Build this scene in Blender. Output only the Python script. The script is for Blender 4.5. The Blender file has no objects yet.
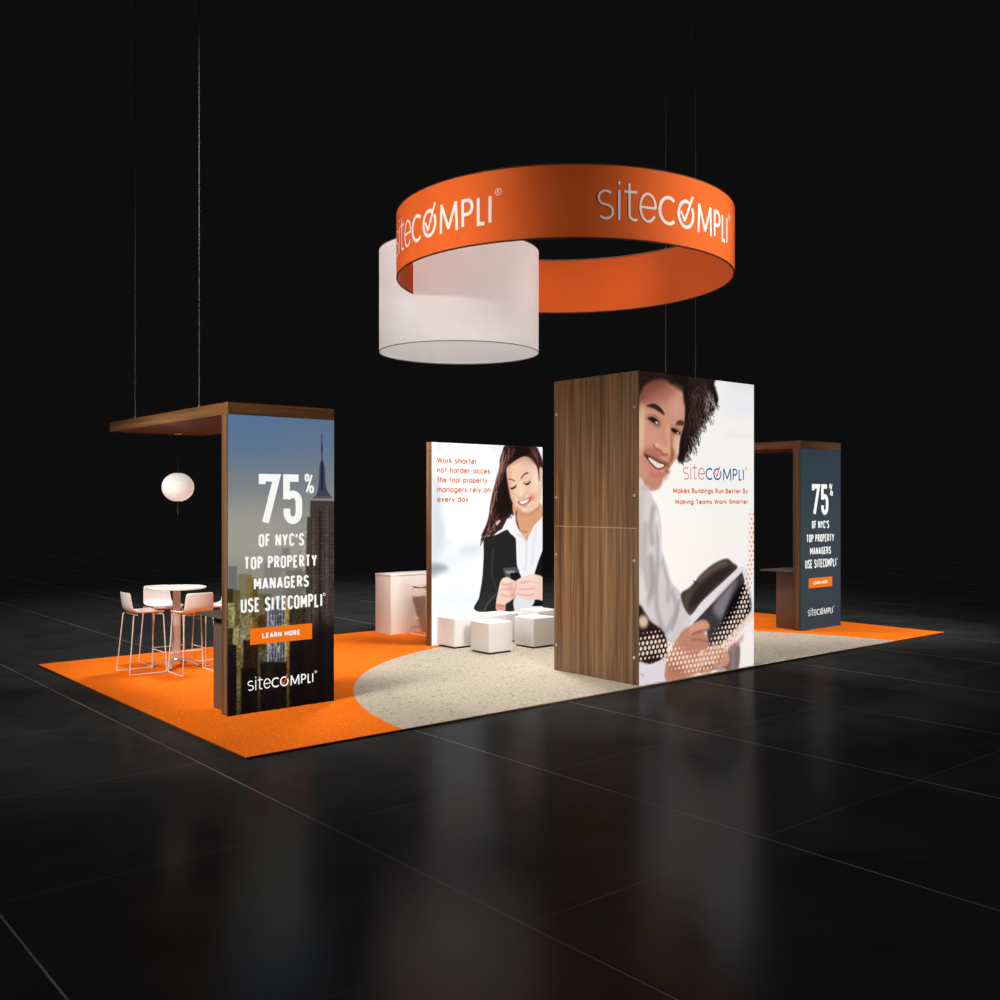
import bpy, bmesh, math, random
import numpy as np
from mathutils import Vector, Matrix
S = bpy.context.scene
COL = S.collection
R = math.radians

# ------------------------------------------------------------------ camera
cam_d = bpy.data.cameras.new('camera'); cam_d.lens = 35.64; cam_d.sensor_width = 36
cam = bpy.data.objects.new('camera', cam_d); COL.objects.link(cam)
cam.location = (-3.69, -7.69, 2.146); cam.rotation_euler = (R(90), 0, R(-40))
cam_d.clip_end = 500
S.camera = cam
# ------------------------------------------------------------------ world and view
wd = bpy.data.worlds.new('hall'); S.world = wd; wd.use_nodes = True
wb = wd.node_tree.nodes['Background']; wb.inputs[0].default_value = (1, 1, 1.0, 1); wb.inputs[1].default_value = 0.0042
S.view_settings.view_transform = 'Standard'; S.view_settings.look = 'None'
S.view_settings.exposure = 0; S.view_settings.gamma = 1; S.view_settings.use_curve_mapping = False

# ------------------------------------------------------------------ lights: booth spots and added fills
def aim(o, tgt):
    o.rotation_euler = (Vector(tgt) - o.location).to_track_quat('-Z', 'Y').to_euler()
def area(name, loc, tgt, size, power, col=(1, 1, 1), sy=None):
    d = bpy.data.lights.new(name, 'AREA'); d.energy = power; d.color = col; d.size = size
    if sy: d.shape = 'RECTANGLE'; d.size_y = sy
    o = bpy.data.objects.new(name, d); COL.objects.link(o); o.location = loc; aim(o, tgt); return o
def spot(name, loc, tgt, ang, power, blend=.6, rad=.25, col=(1, 1, 1)):
    d = bpy.data.lights.new(name, 'SPOT'); d.energy = power; d.color = col; d.spot_size = R(ang); d.spot_blend = blend; d.shadow_soft_size = rad
    o = bpy.data.objects.new(name, d); COL.objects.link(o); o.location = loc; aim(o, tgt); return o
sd = bpy.data.lights.new('hall_fill_sun', 'SUN'); sd.energy = .42; sd.angle = R(60)  # added dim sun, lifts the dark floor to the backdrop tone
so = bpy.data.objects.new('hall_fill_sun', sd); COL.objects.link(so); so.location = (6, 3, 20)
spot('booth_downlight', (6.8, 6.5, 14), (6.8, 6.5, 0), 82, 8500, 1.0, 1.0, (1, .97, .94))
spot('stage_key', (-6, 0, 7.5), (3.2, 2.4, .6), 46, 5600, .8, 1.8, (1, .95, .88))
spot('stage_front', (1.6, -6, 4.0), (5.3, 3.4, .5), 34, 2500, .9, 1.0, (1, .97, .94))
spot('corner_fill', (13.5, -5, 7), (11.6, 1.4, .6), 36, 3900, .9, .5, (1, .96, .92))  # added fill, brightens the right fascia and orange carpet corner
spot('counter_spot', (4.2, 3.4, 4.4), (5.9, 5.5, .75), 40, 640, .9, .15, (1, .93, .84))
spot('ottoman_fill', (5.6, 3.1, 5.1), (5.8, 3.6, .4), 62, 1000, 1, .3, (1, .97, .94))  # added fill, whitens the ottoman tops
spot('table_fill', (-1.6, 1.6, 5), (1.2, 4.6, .5), 36, 700, 1, .3, (1, .97, .94))  # added fill, lightens stool legs and table column
spot('ring_spot', (-4, 1.5, 5.8), (3.9, 3.0, 5.8), 33, 2500, 1, .2, (1, .95, .90))
spot('ring_spot', (8.5, -4, 5.9), (6.5, .4, 5.8), 40, 1300, 1, .2, (1, .95, .90))
spot('ring_spot', (5.0, 1.6, 4.6), (8.1, 4.2, 5.7), 44, 330, 1, .2, (1, .93, .86))

# ------------------------------------------------------------------ helpers: objects
def tag(o, label=None, cat=None, group=None, kind=None):
    if label: o['label'] = label
    if cat: o['category'] = cat
    if group: o['group'] = group
    if kind: o['kind'] = kind
    return o
def thing(name, loc, label, cat, group=None, rz=0):
    o = bpy.data.objects.new(name, None); COL.objects.link(o); o.location = loc; o.rotation_euler = (0, 0, rz)
    o.empty_display_size = .1
    return tag(o, label, cat, group)
class MB:
    def __init__(s): s.v = []; s.f = []; s.sm = []
    def add(s, vs, fs, smooth=False):
        b = len(s.v); s.v += [tuple(v) for v in vs]; s.f += [tuple(i + b for i in f) for f in fs]; s.sm += [smooth] * len(fs); return s
    def box(s, x0, x1, y0, y1, z0, z1, bev=0):
        if bev <= 0:
            vs = [(x, y, z) for z in (z0, z1) for y in (y0, y1) for x in (x0, x1)]
            return s.add(vs, [(0, 2, 3, 1), (4, 5, 7, 6), (0, 1, 5, 4), (2, 6, 7, 3), (0, 4, 6, 2), (1, 3, 7, 5)])
        bm = bmesh.new(); bmesh.ops.create_cube(bm, size=1)
        for v in bm.verts: v.co = Vector((x0 + (v.co.x + .5) * (x1 - x0), y0 + (v.co.y + .5) * (y1 - y0), z0 + (v.co.z + .5) * (z1 - z0)))
        bmesh.ops.bevel(bm, geom=bm.edges[:], offset=bev, segments=3, profile=.5, affect='EDGES')
        bm.verts.index_update()
        s.add([v.co[:] for v in bm.verts], [[v.index for v in f.verts] for f in bm.faces], True); bm.free(); return s
    def tube(s, pts, r, n=10, closed=False):
        P = [Vector(p) for p in pts]; rings = []
        up = Vector((0, 0, 1)); prev = None
        for i, p in enumerate(P):
            a = P[i - 1] if i > 0 or closed else p; b = P[(i + 1) % len(P)] if i < len(P) - 1 or closed else p
            t = (b - a).normalized()
            if prev is None:
                u = t.cross(up) if abs(t.z) < .95 else t.cross(Vector((1, 0, 0)))
                u.normalize()
            else:
                u = (prev - t * prev.dot(t)).normalized()
            prev = u; w = t.cross(u)
            k = 1.0
            if 0 < i < len(P) - 1:
                c = (p - a).normalized().dot((b - p).normalized()); k = 1 / max(.6, math.sqrt(max(0, (1 + c) / 2)))
            rr = r[i] if isinstance(r, (list, tuple)) else r
            rings.append([p + (u * math.cos(q) + w * math.sin(q)) * rr * (1 if k == 1 else min(k, 1.25)) for q in [2 * math.pi * j / n for j in range(n)]])
        vs = [v for rg in rings for v in rg]; fs = []
        m = len(P)
        for i in range(m if closed else m - 1):
            a, b = i * n, ((i + 1) % m) * n
            for j in range(n): fs.append((a + j, a + (j + 1) % n, b + (j + 1) % n, b + j))
        if not closed: fs += [tuple(range(n))[::-1], tuple(range((m - 1) * n, m * n))]
        return s.add(vs, fs, True)
    def lathe(s, prof, n=48, c=(0, 0, 0), closed=False):
        vs = []; fs = []
        for r_, z in prof:
            for j in range(n):
                q = 2 * math.pi * j / n; vs.append((c[0] + r_ * math.cos(q), c[1] + r_ * math.sin(q), c[2] + z))
        m = len(prof)
        for i in range(m if closed else m - 1):
            for j in range(n):
                a = i * n; b = ((i + 1) % m) * n
                fs.append((a + j, a + (j + 1) % n, b + (j + 1) % n, b + j))
        if not closed: fs += [tuple(range(n))[::-1], tuple(range((m - 1) * n, m * n))]
        return s.add(vs, fs, True)
    def poly(s, pts, z0, z1):
        n = len(pts); vs = [(x, y, z0) for x, y in pts] + [(x, y, z1) for x, y in pts]
        fs = [tuple(range(n))[::-1], tuple(range(n, 2 * n))] + [(i, (i + 1) % n, n + (i + 1) % n, n + i) for i in range(n)]
        return s.add(vs, fs)
    def build(s, name, m, parent=None, auto=True):
        me = bpy.data.meshes.new(name); me.from_pydata(s.v, [], s.f); me.update()
        me.polygons.foreach_set('use_smooth', s.sm)
        if auto and any(s.sm): me.set_sharp_from_angle(angle=R(38))
        for k in (m if isinstance(m, (list, tuple)) else [m]): me.materials.append(k)
        o = bpy.data.objects.new(name, me); COL.objects.link(o)
        if parent: o.parent = parent
        return o
def copy_tree(o, parent=None):
    c = o.copy(); COL.objects.link(c); c.parent = parent
    for ch in [q for q in bpy.data.objects if q.parent == o]: copy_tree(ch, c)
    return c

# ------------------------------------------------------------------ materials
def lin(c):
    c = np.asarray(c, float) / 255
    return np.where(c <= .04045, c / 12.92, ((c + .055) / 1.055) ** 2.4)
def L4(c): a = lin(c); return (a[0], a[1], a[2], 1)
def mat(name, col, rough=.5, spec=.5, metal=0, noise=0, nscale=20, bump=0, emit=None, es=0, trans=0):
    m = bpy.data.materials.new(name); m.use_nodes = True; nt = m.node_tree; b = nt.nodes['Principled BSDF']
    b.inputs['Base Color'].default_value = L4(col); b.inputs['Roughness'].default_value = rough
    b.inputs['Specular IOR Level'].default_value = spec; b.inputs['Metallic'].default_value = metal
    if emit is not None: b.inputs['Emission Color'].default_value = L4(emit); b.inputs['Emission Strength'].default_value = es
    tc = nt.nodes.new('ShaderNodeTexCoord'); nz = nt.nodes.new('ShaderNodeTexNoise'); nz.inputs['Scale'].default_value = nscale; nz.inputs['Detail'].default_value = 4
    nt.links.new(tc.outputs['Object'], nz.inputs['Vector'])
    if noise:
        mx = nt.nodes.new('ShaderNodeMixRGB'); mx.blend_type = 'MIX'
        c0 = lin(col); mx.inputs[1].default_value = (*(c0 * (1 - noise)), 1); mx.inputs[2].default_value = (*np.minimum(c0 * (1 + noise), 1), 1)
        nt.links.new(nz.outputs['Fac'], mx.inputs[0]); nt.links.new(mx.outputs[0], b.inputs['Base Color'])
    if bump:
        bp = nt.nodes.new('ShaderNodeBump'); bp.inputs['Strength'].default_value = bump; bp.inputs['Distance'].default_value = .01
        nt.links.new(nz.outputs['Fac'], bp.inputs['Height']); nt.links.new(bp.outputs[0], b.inputs['Normal'])
    return m
def wood(name, axis, dark=(72, 49, 32), light=(146, 112, 80), freq=16):
    m = bpy.data.materials.new(name); m.use_nodes = True; nt = m.node_tree; N = nt.nodes; b = N['Principled BSDF']
    tc = N.new('ShaderNodeTexCoord'); mp = N.new('ShaderNodeMapping'); sc = [freq] * 3; sc['xyz'.index(axis)] = .35
    mp.inputs['Scale'].default_value = sc; nt.links.new(tc.outputs['Object'], mp.inputs['Vector'])
    n1 = N.new('ShaderNodeTexNoise'); n1.inputs['Scale'].default_value = 1; n1.inputs['Detail'].default_value = 5; n1.inputs['Roughness'].default_value = .65; n1.inputs['Distortion'].default_value = .3
    nt.links.new(mp.outputs[0], n1.inputs['Vector'])
    mp2 = N.new('ShaderNodeMapping'); sc2 = [freq * 5] * 3; sc2['xyz'.index(axis)] = 1.2; mp2.inputs['Scale'].default_value = sc2
    nt.links.new(tc.outputs['Object'], mp2.inputs['Vector'])
    n2 = N.new('ShaderNodeTexNoise'); n2.inputs['Scale'].default_value = 1; n2.inputs['Detail'].default_value = 3; nt.links.new(mp2.outputs[0], n2.inputs['Vector'])
    ad = N.new('ShaderNodeMath'); ad.operation = 'MULTIPLY_ADD'; ad.inputs[1].default_value = .45; nt.links.new(n2.outputs['Fac'], ad.inputs[0]); nt.links.new(n1.outputs['Fac'], ad.inputs[2])
    cr = N.new('ShaderNodeValToRGB'); e = cr.color_ramp.elements
    e[0].position = .52; e[0].color = L4(dark); e[1].position = .95; e[1].color = L4(light)
    k = e.new(.70); k.color = L4([(a * .55 + c * .45) for a, c in zip(dark, light)])
    nt.links.new(ad.outputs[0], cr.inputs[0]); nt.links.new(cr.outputs[0], b.inputs['Base Color'])
    b.inputs['Roughness'].default_value = .42; b.inputs['Specular IOR Level'].default_value = .35
    return m
def carpet(name, a, c, spk, scale, thr):
    m = bpy.data.materials.new(name); m.use_nodes = True; nt = m.node_tree; N = nt.nodes; b = N['Principled BSDF']
    tc = N.new('ShaderNodeTexCoord'); n1 = N.new('ShaderNodeTexNoise'); n1.inputs['Scale'].default_value = scale; n1.inputs['Detail'].default_value = 6; n1.inputs['Roughness'].default_value = .75
    nt.links.new(tc.outputs['Object'], n1.inputs['Vector'])
    mx = N.new('ShaderNodeValToRGB'); mx.color_ramp.elements[0].position = .35; mx.color_ramp.elements[0].color = L4(a); mx.color_ramp.elements[1].position = .65; mx.color_ramp.elements[1].color = L4(c)
    nt.links.new(n1.outputs['Fac'], mx.inputs[0])
    vo = N.new('ShaderNodeTexVoronoi'); vo.inputs['Scale'].default_value = scale * 1.1; nt.links.new(tc.outputs['Object'], vo.inputs['Vector'])
    n3 = N.new('ShaderNodeTexNoise'); n3.inputs['Scale'].default_value = scale * .25; nt.links.new(tc.outputs['Object'], n3.inputs['Vector'])
    lt = N.new('ShaderNodeMath'); lt.operation = 'LESS_THAN'; lt.inputs[1].default_value = thr; nt.links.new(vo.outputs['Distance'], lt.inputs[0])
    gt = N.new('ShaderNodeMath'); gt.operation = 'GREATER_THAN'; gt.inputs[1].default_value = .55; nt.links.new(n3.outputs['Fac'], gt.inputs[0])
    ml = N.new('ShaderNodeMath'); ml.operation = 'MULTIPLY'; nt.links.new(lt.outputs[0], ml.inputs[0]); nt.links.new(gt.outputs[0], ml.inputs[1])
    m2 = N.new('ShaderNodeMixRGB'); m2.inputs[2].default_value = L4(spk); nt.links.new(ml.outputs[0], m2.inputs[0]); nt.links.new(mx.outputs[0], m2.inputs[1])
    nt.links.new(m2.outputs[0], b.inputs['Base Color']); b.inputs['Roughness'].default_value = .95; b.inputs['Specular IOR Level'].default_value = .1
    bp = N.new('ShaderNodeBump'); bp.inputs['Strength'].default_value = .4; bp.inputs['Distance'].default_value = .01
    nt.links.new(n1.outputs['Fac'], bp.inputs['Height']); nt.links.new(bp.outputs[0], b.inputs['Normal'])
    return m
def printed(name, es):
    m = bpy.data.materials.new(name); m.use_nodes = True; nt = m.node_tree; b = nt.nodes['Principled BSDF']
    at = nt.nodes.new('ShaderNodeAttribute'); at.attribute_name = 'Print'
    mu = nt.nodes.new('ShaderNodeMixRGB'); mu.blend_type = 'MULTIPLY'; mu.inputs[0].default_value = 1; mu.inputs[2].default_value = (.12, .12, .12, 1)
    nt.links.new(at.outputs['Color'], mu.inputs[1]); nt.links.new(mu.outputs[0], b.inputs['Base Color'])
    nt.links.new(at.outputs['Color'], b.inputs['Emission Color']); b.inputs['Emission Strength'].default_value = es
    b.inputs['Roughness'].default_value = .7; b.inputs['Specular IOR Level'].default_value = .1
    return m
def inkm(name, col, es): return mat(name, [c * .35 for c in col], .7, .1, emit=col, es=es)

def floor_mat():
    m = bpy.data.materials.new('black_tile'); m.use_nodes = True; nt = m.node_tree; N = nt.nodes; K = nt.links
    out = N['Material Output']; N.remove(N['Principled BSDF'])
    tc = N.new('ShaderNodeTexCoord'); sp = N.new('ShaderNodeSeparateXYZ'); K.new(tc.outputs['Object'], sp.inputs[0])
    def M(op, a, b=None, c=None):
        n = N.new('ShaderNodeMath'); n.operation = op
        for i, v in enumerate((a, b, c)):
            if v is None: continue
            if isinstance(v, (int, float)): n.inputs[i].default_value = v
            else: K.new(v, n.inputs[i])
        return n.outputs[0]
    def line(axis, off, w):
        t = M('DIVIDE', M('SUBTRACT', axis, off), 2.03)
        d = M('ABSOLUTE', M('SUBTRACT', M('FRACT', M('ADD', t, .5)), .5))
        return M('LESS_THAN', d, w / 2.03 / 2)
    gx = line(sp.outputs[0], -.335, .012); gy = line(sp.outputs[1], .16, .009)
    nz = N.new('ShaderNodeTexNoise'); nz.inputs['Scale'].default_value = .55; nz.inputs['Detail'].default_value = 3; K.new(tc.outputs['Object'], nz.inputs['Vector'])
    mr = N.new('ShaderNodeMapRange'); mr.inputs[1].default_value = .38; mr.inputs[2].default_value = .62; K.new(nz.outputs['Fac'], mr.inputs[0])
    g = M('MULTIPLY', M('MAXIMUM', gx, M('MULTIPLY', gy, .3)), M('MULTIPLY_ADD', mr.outputs[0], .8, .2))
    n2 = N.new('ShaderNodeTexNoise'); n2.inputs['Scale'].default_value = 1.6; n2.inputs['Detail'].default_value = 6; n2.inputs['Distortion'].default_value = .8; K.new(tc.outputs['Object'], n2.inputs['Vector'])
    cr = N.new('ShaderNodeValToRGB'); cr.color_ramp.elements[0].position = .3; cr.color_ramp.elements[0].color = (FLO, FLO, FLO * 1.03, 1)
    cr.color_ramp.elements[1].position = .75; cr.color_ramp.elements[1].color = (FHI, FHI, FHI, 1); K.new(n2.outputs['Fac'], cr.inputs[0])
    mx = N.new('ShaderNodeMixRGB'); K.new(g, mx.inputs[0]); K.new(cr.outputs[0], mx.inputs[1]); mx.inputs[2].default_value = (.25, .25, .245, 1)
    df = N.new('ShaderNodeBsdfDiffuse'); K.new(mx.outputs[0], df.inputs['Color'])
    gl = N.new('ShaderNodeBsdfGlossy'); gl.inputs['Roughness'].default_value = .17; gl.inputs['Color'].default_value = (1, 1, 1, 1)
    bp = N.new('ShaderNodeBump'); bp.inputs['Strength'].default_value = .25; bp.inputs['Distance'].default_value = .002
    K.new(M('SUBTRACT', 1, M('MAXIMUM', gx, gy)), bp.inputs['Height']); K.new(bp.outputs[0], gl.inputs['Normal'])
    rr = N.new('ShaderNodeMapRange'); rr.inputs[3].default_value = .13; rr.inputs[4].default_value = .24; K.new(n2.outputs['Fac'], rr.inputs[0]); K.new(rr.outputs[0], gl.inputs['Roughness'])
    ms = N.new('ShaderNodeMixShader'); ms.inputs[0].default_value = GLS; K.new(df.outputs[0], ms.inputs[1]); K.new(gl.outputs[0], ms.inputs[2])
    K.new(ms.outputs[0], out.inputs[0]); return m
FLO, FHI, GLS = .022, .034, .036
M_floor = floor_mat()
M_orange = carpet('orange_carpet', (226, 98, 8), (246, 122, 22), (255, 160, 60), 26, .22)
M_beige = carpet('beige_carpet', (162, 150, 132), (200, 190, 174), (92, 82, 70), 24, .27)
M_woodz = wood('walnut_vertical', 'z'); M_woodx = wood('walnut_across', 'x', (84, 54, 30), (144, 102, 64)); M_woody = wood('walnut_lengthwise', 'y', (84, 54, 30), (144, 102, 64))
M_counter = mat('taupe_laminate', (104, 86, 74), .5, .4, noise=.08)
M_ctop = mat('dark_laminate_top', (92, 84, 80), .35, .5, noise=.06)
M_white = mat('white_laminate', (232, 228, 222), .45, .4, noise=.02)
M_vinyl = mat('white_upholstery', (240, 239, 238), .55, .3, noise=.02, bump=.05, nscale=60)
M_shell = mat('white_plastic', (236, 230, 226), .4, .4, noise=.02)
M_chrome = mat('brushed_steel', (226, 224, 220), .4, .5, metal=.0, noise=.04)
M_silver = mat('satin_aluminium', (215, 212, 208), .35, .5, metal=.7, noise=.03)
M_post = mat('grey_metal_column', (200, 188, 180), .5, .4, metal=0, noise=.03)
M_seam = mat('panel_joint', (176, 150, 120), .6, .2, noise=.05)
M_dark = mat('dark_rubber', (30, 28, 28), .7, .2, noise=.1)
M_wire = mat('steel_wire', (64, 64, 62), .5, .4, noise=.1)
M_ring = mat('orange_fabric', (236, 104, 40), .8, .15, noise=.03, nscale=3)
M_rim = mat('dark_rim', (70, 44, 30), .6, .2, noise=.1)
M_greyrim = mat('grey_rim', (120, 116, 112), .5, .3, noise=.05)
M_edge = mat('platform_edge_wood', (112, 76, 42), .6, .3, noise=.2)

def fabric_translucent():
    m = bpy.data.materials.new('white_stretch_fabric'); m.use_nodes = True; nt = m.node_tree; N = nt.nodes; K = nt.links
    N.remove(N['Principled BSDF']); out = N['Material Output']
    nz = N.new('ShaderNodeTexNoise'); nz.inputs['Scale'].default_value = 2; tc = N.new('ShaderNodeTexCoord'); K.new(tc.outputs['Object'], nz.inputs['Vector'])
    cr = N.new('ShaderNodeValToRGB'); cr.color_ramp.elements[0].color = (.74, .72, .70, 1); cr.color_ramp.elements[1].color = (.82, .80, .79, 1); K.new(nz.outputs['Fac'], cr.inputs[0])
    d = N.new('ShaderNodeBsdfDiffuse'); t = N.new('ShaderNodeBsdfTranslucent'); K.new(cr.outputs[0], d.inputs[0]); K.new(cr.outputs[0], t.inputs[0])
    ms = N.new('ShaderNodeMixShader'); ms.inputs[0].default_value = .5; K.new(d.outputs[0], ms.inputs[1]); K.new(t.outputs[0], ms.inputs[2])
    em = N.new('ShaderNodeEmission'); em.inputs[0].default_value = (.93, .98, 1, 1); em.inputs[1].default_value = .23  # glow put into the cloth, standing in for stronger lamps inside
    ad = N.new('ShaderNodeAddShader'); K.new(ms.outputs[0], ad.inputs[0]); K.new(em.outputs[0], ad.inputs[1])
    K.new(ad.outputs[0], out.inputs[0]); return m
M_fabric = fabric_translucent()

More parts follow.
